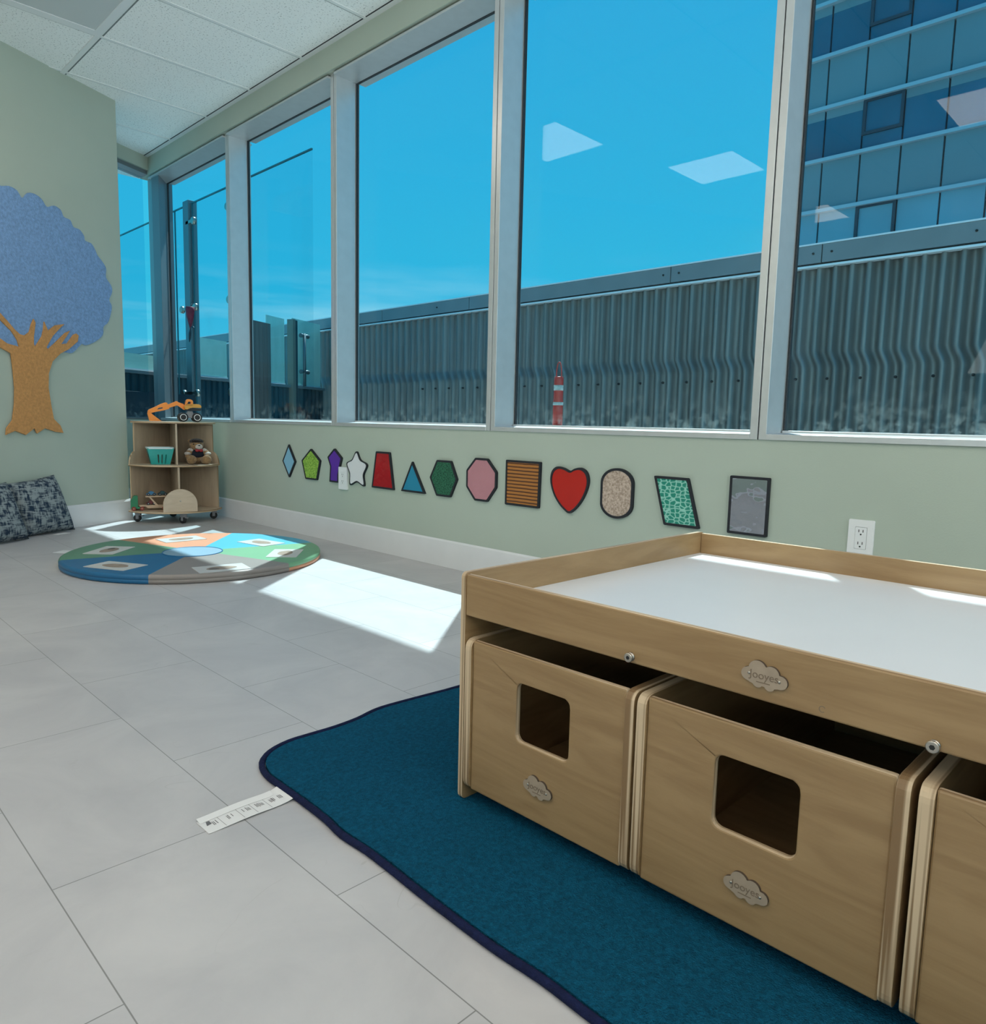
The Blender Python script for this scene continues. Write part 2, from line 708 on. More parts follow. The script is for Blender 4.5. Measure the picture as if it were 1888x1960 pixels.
M = {}
M['floor'] = floor_material()
M['ceiling'] = ceiling_material()
M['sage'] = mat('sage_paint', (0.44, 0.50, 0.43), 0.75, var=0.02, scale=3, bump=0.05, bscale=220, spec=0.25)
M['base'] = mat('baseboard_vinyl', (0.74, 0.74, 0.75), 0.5, var=0.02)
M['alu'] = mat('brushed_aluminium', (0.60, 0.62, 0.63), 0.38, 0.55, var=0.03, scale=20, spec=0.5)
M['gasket'] = mat('black_gasket', (0.02, 0.025, 0.03), 0.6)
M['tbar'] = mat('white_ceiling_bar', (0.78, 0.80, 0.80), 0.5)
M['pane'] = glass('window_pane', (0.80, 0.93, 0.97), 0.014, 0.20, dust=0.72)
M['white'] = mat('white_plastic', (0.80, 0.81, 0.82), 0.35)
M['dark'] = mat('dark_slot', (0.01, 0.01, 0.01), 0.6)
M['birch'] = wood('birch_along', (0.285, 0.170, 0.076), (0.365, 0.230, 0.110), 'y')
M['birchx'] = wood('birch_across', (0.285, 0.170, 0.076), (0.365, 0.230, 0.110), 'x')
M['birchz'] = wood('birch_upright', (0.43, 0.325, 0.23), (0.50, 0.385, 0.275), 'z')
M['shelfx'] = wood('shelf_birch_across', (0.51, 0.395, 0.285), (0.58, 0.46, 0.34), 'x')
M['plyy'] = ply('ply_edge_y', 'y')
M['plyx'] = ply('ply_edge_x', 'x')
M['plyz'] = ply('ply_edge_z', 'z')
M['steel'] = mat('steel', (0.46, 0.42, 0.37), 0.32, 0.95)
M['black'] = mat('black_rubber', (0.012, 0.012, 0.014), 0.55)

# ------------------------------------------------------------------ floor, ceiling, walls
o = MB().box((-3.2, -2.7, -0.12), (2.60, 6.9, 0.0)).build('floor', M['floor'])
struct(o, 'pale grey stone-look tile floor with scratches', 'floor')
o = MB().box((-3.2, -2.7, CEIL), (2.60, 6.9, CEIL + 0.12)).build('ceiling', M['ceiling'])
struct(o, 'white speckled acoustic tile ceiling in a grid', 'ceiling')
# ceiling bars (inverted tees) beside the joints
b = MB()
x = 1.505
for gx in (1.493, 0.273, -0.947, -2.167):
    b.box((gx - 0.022, -2.7, CEIL - 0.004), (gx + 0.004, 6.6, CEIL + 0.001))
y = 5.785
k = -13
while k < 2:
    gy = 5.785 + 0.612 * k
    b.box((-3.2, gy - 0.026, CEIL - 0.0035), (2.355, gy - 0.0055, CEIL + 0.001))
    k += 1
b.box((2.355, -2.7, CEIL - 0.004), (2.392, 6.32, CEIL + 0.002))
b.box((2.3505, -2.7, CEIL - 0.003), (2.3552, 6.3, CEIL + 0.001), 1)
o = b.build('trim_1', [M['tbar'], M['gasket']])
struct(o, 'white metal bars of the ceiling grid', 'ceiling grid')

# window wall: parapet below, header above
b = MB()
b.box((WX + 0.004, -2.7, 0.0), (2.60, 6.42, 0.684))
b.box((2.385, -2.7, 2.613), (2.60, 6.45, CEIL + 0.02))
o = b.build('wall_right', M['sage'])
struct(o, 'sage green wall below and above the big windows', 'wall')
b = MB()
prof = [(WX, 0.0), (WX, 0.128), (WX + 0.006, 0.142), (WX + 0.02, 0.142), (WX + 0.02, 0.0)]
b.prism([(p[0], p[1]) for p in prof], -2.7, 6.28, lambda u, v, w_: (u, w_, v))
o = b.build('baseboard_right', M['base'])
struct(o, 'white vinyl baseboard under the row of wall shapes', 'baseboard')

# wall with the tree: a block standing in front of the end window
poly = [(0, 0), (-5.62, 0), (-5.62, -0.9), (0, -0.62)]
b = MB().prism(poly, 0.0, CEIL + 0.02, lambda u, v, w_: f_tree(u, w_, v))
o = b.build('wall_left', M['sage'], bevel=0.004)
struct(o, 'sage green wall with the felt tree on it', 'wall')
b = MB()
pr = [(0.0, 0.0), (0.0, 0.142), (0.006, 0.142), (0.012, 0.128), (0.012, 0.0)]
b.prism([(p[0], p[1]) for p in pr], -5.6, 0.012, lambda u, v, w_: f_tree(w_, v, u))
b.box((0.0, -0.55, 0.0), (0.012, 0.012, 0.142), frame=lambda u, v, w_: f_tree(u, w_, v))
o = b.build('baseboard_left', M['base'])
struct(o, 'white vinyl baseboard under the felt tree wall', 'baseboard')

# end wall under and over the end window
b = MB()
b.prism([(-0.75, 0.0), (0.03, 0.0), (0.03, 0.688), (-0.75, 0.688)], -0.12, 0.0, f_end)
b.prism([(-0.75, 2.645), (0.03, 2.645), (0.03, CEIL + 0.02), (-0.75, CEIL + 0.02)], -0.17, 0.0, f_end)
o = b.build('wall_end', M['sage'])
struct(o, 'narrow sage green end wall behind the corner shelf', 'wall')
b = MB().prism([(-0.7, 0.0), (0.0, 0.0), (0.0, 0.142), (-0.7, 0.142)], 0.0, 0.012, f_end)
o = b.build('baseboard_end', M['base'])
struct(o, 'white vinyl baseboard on the end wall behind the corner shelf', 'baseboard')

# walls behind the camera, with openings added behind the fill lights
b = MB()
b.prism([(-3.2, 0), (2.6, 0), (2.6, 2.77), (-3.2, 2.77)], -2.82, -2.7, lambda u, v, w_: (u, w_, v),
        holes=[[(-1.6, 0.85), (2.2, 0.85), (2.2, 2.45), (-1.6, 2.45)]])
o = b.build('wall_back', M['sage'])
struct(o, 'sage green wall behind the camera', 'wall')
b = MB()
b.prism([(-2.82, 0), (3.2, 0), (3.2, 2.77), (-2.82, 2.77)], -3.32, -3.2, lambda u, v, w_: (w_, u, v),
        holes=[[(-1.8, 0.85), (1.8, 0.85), (1.8, 2.45), (-1.8, 2.45)]])
o = b.build('wall_side', M['sage'])
struct(o, 'sage green wall on the left behind the camera', 'wall')

# ------------------------------------------------------------------ windows
MULL = [1.135 + 1.284 * k for k in range(-2, 4)]     # mullion centres along y
edges = [-2.62] + MULL + [6.30]
for i in range(len(edges) - 1):
    y0, y1 = edges[i] + 0.029, edges[i + 1] - 0.029
    if i == len(edges) - 2:
        y1 = 6.33
    b = MB()
    # sill, sloping a little, its nose standing just proud of the wall
    b.prism([(WX - 0.004, 0.684), (WX - 0.004, 0.703), (GX, 0.709), (GX + 0.06, 0.709), (GX + 0.06, 0.684)], y0, y1,
            lambda u, v, w_: (u, w_, v))
    b.box((2.398, y0, 2.592), (GX + 0.06, y1, 2.604))
    b.box((GX - 0.012, y0, 0.707), (GX - 0.006, y1, 0.716))
    # black gasket round the glass
    for (a0, a1, c0, c1) in ((y0, y1, 2.5895, 2.592), (y1 - 0.005, y1, 0.709, 2.592), (y0, y0 + 0.004, 0.709, 2.592)):
        b.box((GX - 0.004, a0, c0), (GX + 0.012, a1, c1), 1)
    o = b.build('window_%d' % (i + 1), [M['alu'], M['gasket']], bevel=0.0015)
    names = ['furthest window bay behind the camera', 'window bay beyond the right edge of the picture', 'window bay with the office tower, right of the activity table',
             'wide window bay left of the tower bay, with blue sky and the red canister', 'window bay above the red trapezoid and hexagon',
             'window bay above the blue diamond on the wall', 'narrow window bay at the far corner above the toy shelf']
    struct(o, names[i], 'window')
    g = MB().box((GX + 0.002, y0, 0.709), (GX + 0.008, y1, 2.592))
    g.build('pane', M['pane'], o)
    if 0 < i:
        mm = MB()
        c = edges[i]
        for (a0, a1) in ((c - 0.029, c - 0.0022), (c + 0.0022, c + 0.029)):
            mm.box((WX - 0.002, a0, 0.684), (WX + 0.11, a1, 2.613))
        mm.box((WX + 0.003, c - 0.0022, 0.684), (WX + 0.11, c + 0.0022, 2.604), 1)
        mm.box((WX + 0.11, c - 0.026, 0.684), (GX + 0.022, c + 0.026, 2.604))
        mm.build('mullion', [M['alu'], M['gasket']], o, bevel=0.0012)
# corner post and the skewed end window
b = MB()
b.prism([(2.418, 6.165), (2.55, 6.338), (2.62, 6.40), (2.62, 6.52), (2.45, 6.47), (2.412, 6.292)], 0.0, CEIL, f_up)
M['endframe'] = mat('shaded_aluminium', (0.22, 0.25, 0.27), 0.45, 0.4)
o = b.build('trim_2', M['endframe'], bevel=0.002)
struct(o, 'aluminium corner post between the end window and the window wall', 'post')
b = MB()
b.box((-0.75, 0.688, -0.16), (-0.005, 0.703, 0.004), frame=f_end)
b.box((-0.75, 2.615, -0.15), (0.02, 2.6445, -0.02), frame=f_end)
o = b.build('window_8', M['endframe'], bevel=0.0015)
struct(o, 'narrow end window between the tree wall and the corner post', 'window')
MB().box((-0.75, 0.703, -0.108), (0.01, 2.615, -0.102), frame=f_end).build('pane', M['pane'], o)

# ------------------------------------------------------------------ ceiling lamps
M['lamp'] = emit('lit_panel', (1.0, 0.865, 0.74), LAMP)
lamps = [(0.88, 3.68, 'lit square ceiling panel nearest the tree wall, over the round mat'), (-0.365, 3.05, 'lit square ceiling panel left of the camera, towards the tree wall'),
         (-2.11, 3.03, 'lit square ceiling panel by the far left wall'), (-0.40, 1.20, 'lit square ceiling panel over the camera'),
         (0.85, -0.64, 'lit square ceiling panel added out of view behind the camera by the windows'), (-1.58, -0.64, 'lit square ceiling panel added out of view behind the camera by the side wall'),  # from here on, unseen panels added to brighten the room
         (-2.11, 1.20, 'lit square ceiling panel added out of view left of the camera by the side wall')]
lp = None
for (lx, ly, lab) in lamps:
    if lp is None:
        lp = thing('ceiling_panel_light', (0, 0, CEIL), lab, 'ceiling light', 'lit square ceiling panels')
        b = MB()
        b.prism([(-0.30, -0.30), (0.30, -0.30), (0.30, 0.30), (-0.30, 0.30)], -0.016, -0.005, lambda u, v, w_: (u, v, w_ + CEIL),
                holes=[[(-0.27, -0.27), (0.27, -0.27), (0.27, 0.27), (-0.27, 0.27)]])
        b.build('frame', M['white'], lp)
        MB().box((-0.27, -0.27, CEIL - 0.012), (0.27, 0.27, CEIL - 0.005)).build('diffuser', M['lamp'], lp)
        q = lp
    else:
        q = copy_tree(lp)
        q['label'] = lab
    q.location = (lx, ly, CEIL)
# the unlit recessed fixture in view
t = thing('unlit_ceiling_panel', (1.20, 4.24, CEIL), 'unlit recessed square ceiling fixture at the top left corner', 'ceiling light')
b = MB()
b.prism([(0.90, 3.94), (1.488, 3.94), (1.488, 4.545), (0.90, 4.545)], CEIL - 0.006, CEIL - 0.001, f_up,
        holes=[[(0.925, 3.965), (1.452, 3.965), (1.452, 4.49), (0.925, 4.49)]])
b.build('frame', M['white'], t)
MB().box((0.92, 3.96, CEIL - 0.003), (1.456, 4.495, CEIL - 0.001)).build('diffuser', mat('frosted_lens', (0.58, 0.61, 0.62), 0.35), t)

#PART2
# ------------------------------------------------------------------ blue rug under the table
M['rug'] = mat('teal_pile', (0.004, 0.092, 0.172), 0.95, var=0.28, scale=150, bump=0.9, bscale=420, spec=0.1)
M['bind'] = mat('navy_binding', (0.006, 0.010, 0.045), 0.85, var=0.25, scale=90, bump=0.4, bscale=300, spec=0.2)
rug_edge = [(0.664, -0.42), (0.668, -0.1), (0.669, 0.2), (0.671, 0.40), (0.674, 0.50), (0.676, 0.56), (0.672, 0.64), (0.673, 0.72), (0.675, 0.80),
            (0.679, 0.88), (0.681, 0.95), (0.678, 1.02), (0.685, 1.08), (0.688, 1.17), (0.688, 1.25), (0.690, 1.305), (0.708, 1.357), (0.745, 1.392),
            (0.80, 1.410), (0.86, 1.409), (0.92, 1.407), (0.985, 1.413), (1.04, 1.427), (1.09, 1.430), (1.20, 1.421), (1.31, 1.412), (1.55, 1.410),
            (1.80, 1.408), (1.88, 1.39), (1.93, 1.35), (1.95, 1.27), (1.95, 0.4), (1.95, -0.36), (1.93, -0.44), (1.86, -0.49), (0.76, -0.49), (0.69, -0.47)]
t = thing('floor_rug', (0.67, 0.45, 0), 'teal blue rectangular rug with navy bound edge under the wooden activity table', 'rug')
rug_edge = smooth_poly(rug_edge, 3)
inn = inset(rug_edge, 0.008)
MB().prism(inn, 0.0, 0.0105, f_up).build('pile', M['rug'], t, bevel=0.003)
b = MB()
b.tube([(p[0], p[1], 0.0065) for p in rug_edge], 0.0064, n=10, closed=True)
o = b.build('bound_edge', M['bind'], t)
o['label'] = 'navy stitched binding'
# care label lying at the rug's edge
M['paper'] = mat('paper_white', (0.70, 0.69, 0.69), 0.7, var=0.03)
M['ink'] = mat('grey_ink', (0.12, 0.12, 0.13), 0.8)
t2 = Vector((0.518, 1.184, 0))
tu = (Vector((0.676, 1.187, 0)) - t2).normalized()
tv = Vector((-tu.y, tu.x, 0))
TL = 0.165


def f_tag(u, v, w_):
    p = t2 + tu * u + tv * v
    lift = 0.0006 + 0.0022 * math.sin(min(max(u / TL, 0), 1) * PI) ** 2 + 0.0045 * max(0, (u - 0.12) / 0.045) ** 2
    return (p.x, p.y, lift + w_)


tg = thing('care_label', (0.59, 1.21, 0), 'folded white printed care label sticking out from the rug edge onto the floor', 'label')
b = MB()
N = 16
for i in range(N):
    u0_, u1_ = TL * i / N, TL * (i + 1) / N

    def wid(u):
        return 0.050 + 0.012 * max(0, (u - 0.10) / 0.065)
    k = len(b.v)
    for (u, w_) in ((u0_, 0), (u1_, 0), (u0_, 0.0006), (u1_, 0.0006)):
        b.v += [Vector(f_tag(u, 0, w_)), Vector(f_tag(u, wid(u), w_))]
    b.face((k, k + 2, k + 3, k + 1))
    b.face((k + 4, k + 5, k + 7, k + 6))
    b.face((k, k + 4, k + 6, k + 2))
    b.face((k + 1, k + 3, k + 7, k + 5))
b.build('strip', M['paper'], tg)
b = MB()
for i in range(N - 2):
    u0_, u1_ = 0.002 + TL * i / N, 0.002 + TL * (i + 1) / N
    b.quad([f_tag(u0_, 0.040, 0.0012), f_tag(u1_, 0.040, 0.0012), f_tag(u1_, 0.055, 0.0042), f_tag(u0_, 0.055, 0.0042)])
b.build('folded_flap', M['paper'], tg)
b = MB()
random.seed(3)
for (u, rows) in ((0.019, 2), (0.026, 1), (0.046, 2), (0.055, 1), (0.076, 1), (0.083, 3), (0.102, 3), (0.110, 3), (0.130, 3), (0.136, 2), (0.148, 3)):
    for k in range(rows):
        v0 = 0.010 + 0.004 * random.random()
        uu = u + 0.0026 * k
        b.quad([f_tag(uu, v0 + 0.008, 0.0009), f_tag(uu + 0.0014, v0 + 0.008, 0.0009), f_tag(uu + 0.0014, 0.036 - 0.008 * random.random(), 0.0009), f_tag(uu, 0.034, 0.0009)])
for u in (0.033, 0.068, 0.094, 0.122):
    b.quad([f_tag(u, 0.003, 0.0009), f_tag(u + 0.0007, 0.003, 0.0009), f_tag(u + 0.0007, 0.040, 0.0009), f_tag(u, 0.040, 0.0009)])
b.quad([f_tag(0.008, 0.025, 0.0009), f_tag(0.018, 0.027, 0.0009), f_tag(0.018, 0.039, 0.0009), f_tag(0.012, 0.039, 0.0009)])
b.build('printed_text', M['ink'], tg)

# ------------------------------------------------------------------ activity table with pull-out bins
TX = 0.905
RT = 0.011                           # top of the rug


def f_front(cy, cz, x=TX):           # on the faces that look towards the room: u to the right, v up
    return lambda u, v, w_: (x - w_, cy - u, cz + v)


def cloud():
    cs = [(-0.36, 0.0, 0.145), (0.36, -0.03, 0.145), (-0.15, 0.13, 0.20), (0.15, 0.09, 0.175), (-0.13, -0.13, 0.12), (0.13, -0.15, 0.12), (0, 0, 0.2), (-.25, -.03, .15), (.25, -.04, .15)]
    pts = []
    for i in range(72):
        a = 2 * PI * i / 72
        d = Vector((math.cos(a), math.sin(a)))
        best = 0.1
        for (x_, y_, r_) in cs:
            c = Vector((x_, y_))
            p = d.dot(c)
            q = c.length_squared - p * p
            if q < r_ * r_:
                best = max(best, p + math.sqrt(r_ * r_ - q))
        pts.append((d.x * best, d.y * best))
    return pts


M['plaque'] = mat('pale_plaque', (0.36, 0.275, 0.20), 0.55, var=0.06, scale=60)
M['burnt'] = mat('burnt_edge', (0.07, 0.045, 0.03), 0.7)
M['engrave'] = mat('engraved_brown', (0.20, 0.14, 0.095), 0.7)


def plaque(parent, cy, cz, width, x=TX):
    f = f_front(cy, cz, x)
    o = MB().prism([(p[0] * width, p[1] * width) for p in cloud()], 0.0, 0.004, f, mi=0, mi_side=1).build('logo_plaque', [M['plaque'], M['burnt']], parent)
    o['label'] = 'cloud shaped engraved name plaque'
    for s_ in (-1, 1):
        r = MB()
        r.ball((x - 0.004, cy - s_ * 0.33 * width, cz + (0.005 - 0.02 * s_) * width), (0.0016, 0.0021, 0.0021), n=10)
        r.build('rivet', M['steel'], o)
    text('Jooyes', width * 0.24, lambda u, v, w_: f(u, v + 0.02 * width, 0.0042 + w_), 'lettering', M['engrave'], o, 0.0002)
    q = MB()
    q.prism([(-0.16 * width, -0.135 * width), (0.14 * width, -0.135 * width), (0.14 * width, -0.115 * width), (-0.16 * width, -0.115 * width)], 0.0042, 0.0044, f)
    q.build('underline', M['engrave'], o)


YL, YR = 0.9715, -0.1745
tb = thing('activity_table', (1.33, 0.40, RT), 'low birch plywood activity table with a white tray top, on the teal rug', 'table')
for (ya, yb) in ((YL - 0.012, YL), (YR, YR + 0.012)):
    pl = rounded([(TX, RT + 0.0005), (1.764, RT + 0.0005), (1.764, 0.447), (TX, 0.447)], 0.012)
    b = MB().prism(pl, ya, yb, lambda u, v, w_: (u, w_, v), mi=0, mi_side=1)
    o = b.build('side_panel', [M['birchx'], M['plyy']], tb, bevel=0.0022)
b = MB().prism([(YR + 0.0122, 0.3675), (YL - 0.0122, 0.3675), (YL - 0.0122, 0.4440), (YR + 0.0122, 0.4440)], TX + 0.001, TX + 0.013, lambda u, v, w_: (w_, u, v), mi=0, mi_side=1)
o = b.build('front_rail', [M['birch'], M['plyx']], tb, bevel=0.0025)
b = MB().prism([(YR + 0.0122, 0.05), (YL - 0.0122, 0.05), (YL - 0.0122, 0.4440), (YR + 0.0122, 0.4440)], 1.750, 1.762, lambda u, v, w_: (w_, u, v), mi=0, mi_side=1)
b.build('back_panel', [M['birch'], M['plyx']], tb, bevel=0.002)
M['laminate'] = mat('white_laminate', (0.76, 0.76, 0.78), 0.28, var=0.01, spec=0.5)
MB().box((TX + 0.0132, YR + 0.0122, 0.376), (1.7498, YL - 0.0122, 0.392)).build('tray_top', M['laminate'], tb)
plaque(tb, 0.3945, 0.4005, 0.061, TX + 0.001)
for (by, bz) in ((0.5994, 0.3774), (0.1985, 0.3738)):
    f = f_front(by, bz, TX + 0.001)
    b = MB()
    b.lathe([(0.0066, 0.0), (0.0066, 0.002), (0.0045, 0.0022), (0.0045, 0.006), (0.0072, 0.0062), (0.0072, 0.0085), (0.006, 0.0092)], 18, f)
    o = b.build('bolt', M['steel'], tb)
    MB().lathe([(0.0032, 0.0092), (0.0030, 0.0095)], 6, f).build('hex_socket', M['dark'], o)
f = f_front(0.3207, 0.3789, TX + 0.001)
ring = arc(0, 0, 0.0042, 30, 310, 16) + arc(0, 0, 0.0032, 310, 30, 16)
MB().prism(ring, 0.0001, 0.0004, f).build('plugged_hole', M['engrave'], tb)

BY = [0.9575, 0.5845, 0.2085]
BW = 0.3680
bin0 = thing('storage_bin', (1.30, BY[0] - BW / 2, RT), 'birch plywood pull-out bin under the left end of the activity table', 'storage bin', 'pull-out bins under the activity table')
for k in range(2):
    ya = BY[0] - 0.016 if k == 0 else BY[0] - BW
    pl = rounded([(TX - 0.0005, 0.037), (1.70, 0.037), (1.70, 0.3245), (TX - 0.0005, 0.3245)], 0.020, 5)
    MB().prism(pl, ya, ya + 0.016, lambda u, v, w_: (u, w_, v), mi=0, mi_side=1).build('side_panel', [M['birchx'], M['plyy']], bin0, bevel=0.003)
f = f_front(BY[0] - BW / 2, 0.0, TX + 0.016)
hw = BW / 2 - 0.0162
b = MB()
b.prism([(-hw, 0.0385), (hw, 0.0385), (hw, 0.3235), (-hw, 0.3235)], 0.0, 0.012, f, holes=[rrect(-0.0575, 0.169, 0.0595, 0.2745, 0.014)], mi=0, mi_side=1)
b.build('front_panel', [M['birch'], M['plyx']], bin0, bevel=0.0028)
MB().box((1.688, BY[0] - BW + 0.0162, 0.0385), (1.70, BY[0] - 0.0162, 0.3235)).build('back_panel', M['birch'], bin0)
MB().box((TX + 0.0165, BY[0] - BW + 0.0162, 0.0385), (1.6878, BY[0] - 0.0162, 0.048)).build('bottom_panel', M['birch'], bin0)
plaque(bin0, BY[0] - BW / 2 + 0.001, 0.1025, 0.0625, TX + 0.004)
for (cx, cy) in ((0.955, BY[0] - 0.035), (0.955, BY[0] - BW + 0.035), (1.65, BY[0] - 0.035), (1.65, BY[0] - BW + 0.035)):
    b = MB()
    fr = (lambda cx, cy: lambda u, v, w_: (cx + u, cy + w_, RT + 0.0115 + v))(cx, cy)
    b.lathe([(0.009, -0.006), (0.011, -0.005), (0.011, 0.005), (0.009, 0.006)], 16, fr, mi=0)
    b.box((cx - 0.008, cy - 0.008, RT + 0.0235), (cx + 0.008, cy + 0.008, 0.0385), 1)
    b.build('caster', [M['black'], M['steel']], bin0)
for k, lab in ((1, 'birch plywood pull-out bin in the middle under the activity table'), (2, 'birch plywood pull-out bin cut off by the right edge of the picture')):
    q = copy_tree(bin0)
    q.location = (1.30, BY[k] - BW / 2, RT)
    q['label'] = lab

# ------------------------------------------------------------------ round mat with six wedges
MC = Vector((1.576, 3.666, 0))
MR = 0.610
MT = 0.042
wc = {
    'peach': (0.62, 0.28, 0.16), 'fern green': (0.10, 0.24, 0.15), 'blue': (0.008, 0.12, 0.27),
    'taupe': (0.26, 0.225, 0.205), 'mint green': (0.16, 0.36, 0.20), 'sky blue': (0.06, 0.38, 0.56)}
order = ['peach', 'fern green', 'blue', 'taupe', 'mint green', 'sky blue']
mt_ = thing('round_floor_mat', tuple(MC), 'round padded floor mat of six coloured wedges, lying in the sun by the toy shelf', 'floor mat')
for k, nm in enumerate(order):
    M['v' + nm] = mat('vinyl_' + nm.replace(' ', '_'), wc[nm], 0.45, var=0.03, scale=6, bump=0.06, bscale=90)
M['piping'] = mat('mat_seam', (0.25, 0.30, 0.32), 0.6)
for k, nm in enumerate(order):
    a0 = 48 + 60 * k
    b = MB()
    low = 0 if nm != 'mint green' else 1
    na = 22
    pro = [(MR - 0.010, 0.0, low), (MR - 0.002, 0.004, low), (MR, 0.012, low), (MR - 0.001, MT * 0.42, low), (MR - 0.0035, MT * 0.46, 0), (MR - 0.001, MT * 0.50, 0), (MR, MT - 0.012, 0), (MR - 0.003, MT - 0.004, 0), (MR - 0.011, MT, 0)]
    k0 = len(b.v)
    for i in range(na + 1):
        a = math.radians(a0 + 60 * i / na)
        for (r, z, _) in pro:
            b.v.append(MC + Vector((r * math.cos(a), r * math.sin(a), z)))
    n_ = len(pro)
    for i in range(na):
        for j in range(n_ - 1):
            b.face((k0 + i * n_ + j, k0 + i * n_ + j + 1, k0 + (i + 1) * n_ + j + 1, k0 + (i + 1) * n_ + j), pro[j][2], True)
    c1 = len(b.v)
    b.v += [MC + Vector((0, 0, MT)), MC.copy()]
    for i in range(na):
        b.face((c1, k0 + i * n_ + n_ - 1, k0 + (i + 1) * n_ + n_ - 1), 0)
        b.face((c1 + 1, k0 + (i + 1) * n_, k0 + i * n_), low)
    o = b.build('wedge', [M['v' + nm], M['vpeach']], mt_)
    o['label'] = nm + ' wedge'
fm = lambda u, v, w_: (MC.x - 0.03 + u, MC.y - 0.02 + v, MT + w_)
M['vdisc'] = mat('vinyl_pale_blue', (0.22, 0.35, 0.45), 0.45, var=0.03)
o = MB().prism(arc(0, 0, 0.140, 0, 354, 59), 0.0002, 0.0016, fm).build('centre_disc', M['vdisc'], mt_)
o['label'] = 'pale blue centre disc'
MB().tube([fm(0.140 * math.cos(2 * PI * i / 60), 0.140 * math.sin(2 * PI * i / 60), 0.001) for i in range(60)], 0.0030, n=8, closed=True).build('disc_piping', M['vblue'], mt_)
b = MB()
ca, sa = math.cos(math.radians(127)), math.sin(math.radians(127))
b.prism([(0.59, -0.035), (0.775, -0.035), (0.775, 0.040), (0.59, 0.040)], 0.0004, 0.0022, lambda u, v, w_: (MC.x + u * ca - v * sa, MC.y + u * sa + v * ca, w_))
b.build('sewn_label', M['paper'], mt_)
M['card'] = mat('card_pale', (0.56, 0.55, 0.54), 0.35, var=0.03)
M['oval'] = mat('brown_print', (0.30, 0.22, 0.165), 0.5, var=0.25, scale=30)
M['ovald'] = mat('dark_print', (0.10, 0.075, 0.06), 0.5, var=0.3, scale=30)
cards = [(78, 0.40, 12, 'peach'), (142, 0.42, -8, 'fern green'), (201, 0.475, 6, 'blue'), (258, 0.515, 2, 'taupe'), (-48, 0.455, 8, 'mint green'), (5, 0.37, 5, 'sky blue')]
for (an, rr_, tw, nm) in cards:
    a = math.radians(an)
    c = MC + Vector((rr_ * math.cos(a), rr_ * math.sin(a), MT))
    th = a + math.radians(tw)

    def f_card(u, v, w_, c=c, th=th):
        er = Vector((math.cos(th), math.sin(th), 0))
        et = Vector((-math.sin(th), math.cos(th), 0))
        p = c + et * u + er * v
        return (p.x, p.y, p.z + w_)
    t = thing('picture_card', tuple(c), 'white picture card with a brown oval, on the %s wedge of the round mat' % nm, 'card', 'picture cards on the round mat')
    MB().prism(rounded([(-0.112, -0.074), (0.112, -0.074), (0.112, 0.074), (-0.112, 0.074)], 0.004, 2), 0.0003, 0.0022, f_card).build('card', M['card'], t)
    ov = [(0.066 * math.cos(2 * PI * i / 30) * (1 + 0.06 * math.sin(3 * 2 * PI * i / 30)), 0.036 * math.sin(2 * PI * i / 30)) for i in range(30)]
    o = MB().prism(ov, 0.0023, 0.0028, f_card).build('printed_oval', M['oval'], t)
    if nm in ('fern green', 'taupe'):
        MB().prism([(p[0] * 0.35 - 0.035, p[1] * 0.45 + 0.008) for p in ov], 0.0029, 0.0032, f_card).build('dark_patch', M['ovald'], o)

# ------------------------------------------------------------------ shapes along the window wall
M['foam'] = mat('black_foam', (0.008, 0.010, 0.016), 0.6, bump=0.1, bscale=200)


def fuzzy(name, c1, c2, scale, bump=1.0):
    mt, n, bs = newmat(name)
    t = n.nodes.new('ShaderNodeTexCoord')
    no = n.nodes.new('ShaderNodeTexNoise')
    no.inputs['Scale'].default_value = scale
    no.inputs['Detail'].default_value = 2
    n.links.new(t.outputs['Object'], no.inputs['Vector'])
    r = n.nodes.new('ShaderNodeValToRGB')
    r.color_ramp.elements[0].position = 0.35
    r.color_ramp.elements[1].position = 0.62
    r.color_ramp.elements[0].color = rgba(c1)
    r.color_ramp.elements[1].color = rgba(c2)
    n.links.new(no.outputs['Fac'], r.inputs['Fac'])
    n.links.new(r.outputs['Color'], bs.inputs['Base Color'])
    bp = n.nodes.new('ShaderNodeBump')
    bp.inputs['Strength'].default_value = bump
    bp.inputs['Distance'].default_value = 0.004
    n.links.new(no.outputs['Fac'], bp.inputs['Height'])
    n.links.new(bp.outputs[0], bs.inputs['Normal'])
    bs.inputs['Roughness'].default_value = 0.9
    return mt


def ribs(name, c1, c2, pitch, axis, tilt=0.0):
    mt, n, bs = newmat(name)
    t = n.nodes.new('ShaderNodeTexCoord')
    mpn = n.nodes.new('ShaderNodeMapping')
    mpn.inputs['Rotation'].default_value = (tilt, 0, 0)
    n.links.new(t.outputs['Object'], mpn.inputs['Vector'])
    wv = n.nodes.new('ShaderNodeTexWave')
    wv.bands_direction = axis
    wv.inputs['Scale'].default_value = 0.314 / pitch
    wv.inputs['Distortion'].default_value = 0.6
    wv.inputs['Detail'].default_value = 2
    n.links.new(mpn.outputs[0], wv.inputs['Vector'])
    r = n.nodes.new('ShaderNodeValToRGB')
    r.color_ramp.elements[0].position = 0.1
    r.color_ramp.elements[1].position = 0.55
    r.color_ramp.elements[0].color = rgba(c1)
    r.color_ramp.elements[1].color = rgba(c2)
    n.links.new(wv.outputs['Fac'], r.inputs['Fac'])
    n.links.new(r.outputs['Color'], bs.inputs['Base Color'])
    bp = n.nodes.new('ShaderNodeBump')
    bp.inputs['Strength'].default_value = 0.6
    bp.inputs['Distance'].default_value = 0.004
    n.links.new(wv.outputs['Fac'], bp.inputs['Height'])
    n.links.new(bp.outputs[0], bs.inputs['Normal'])
    bs.inputs['Roughness'].default_value = 0.55
    return mt


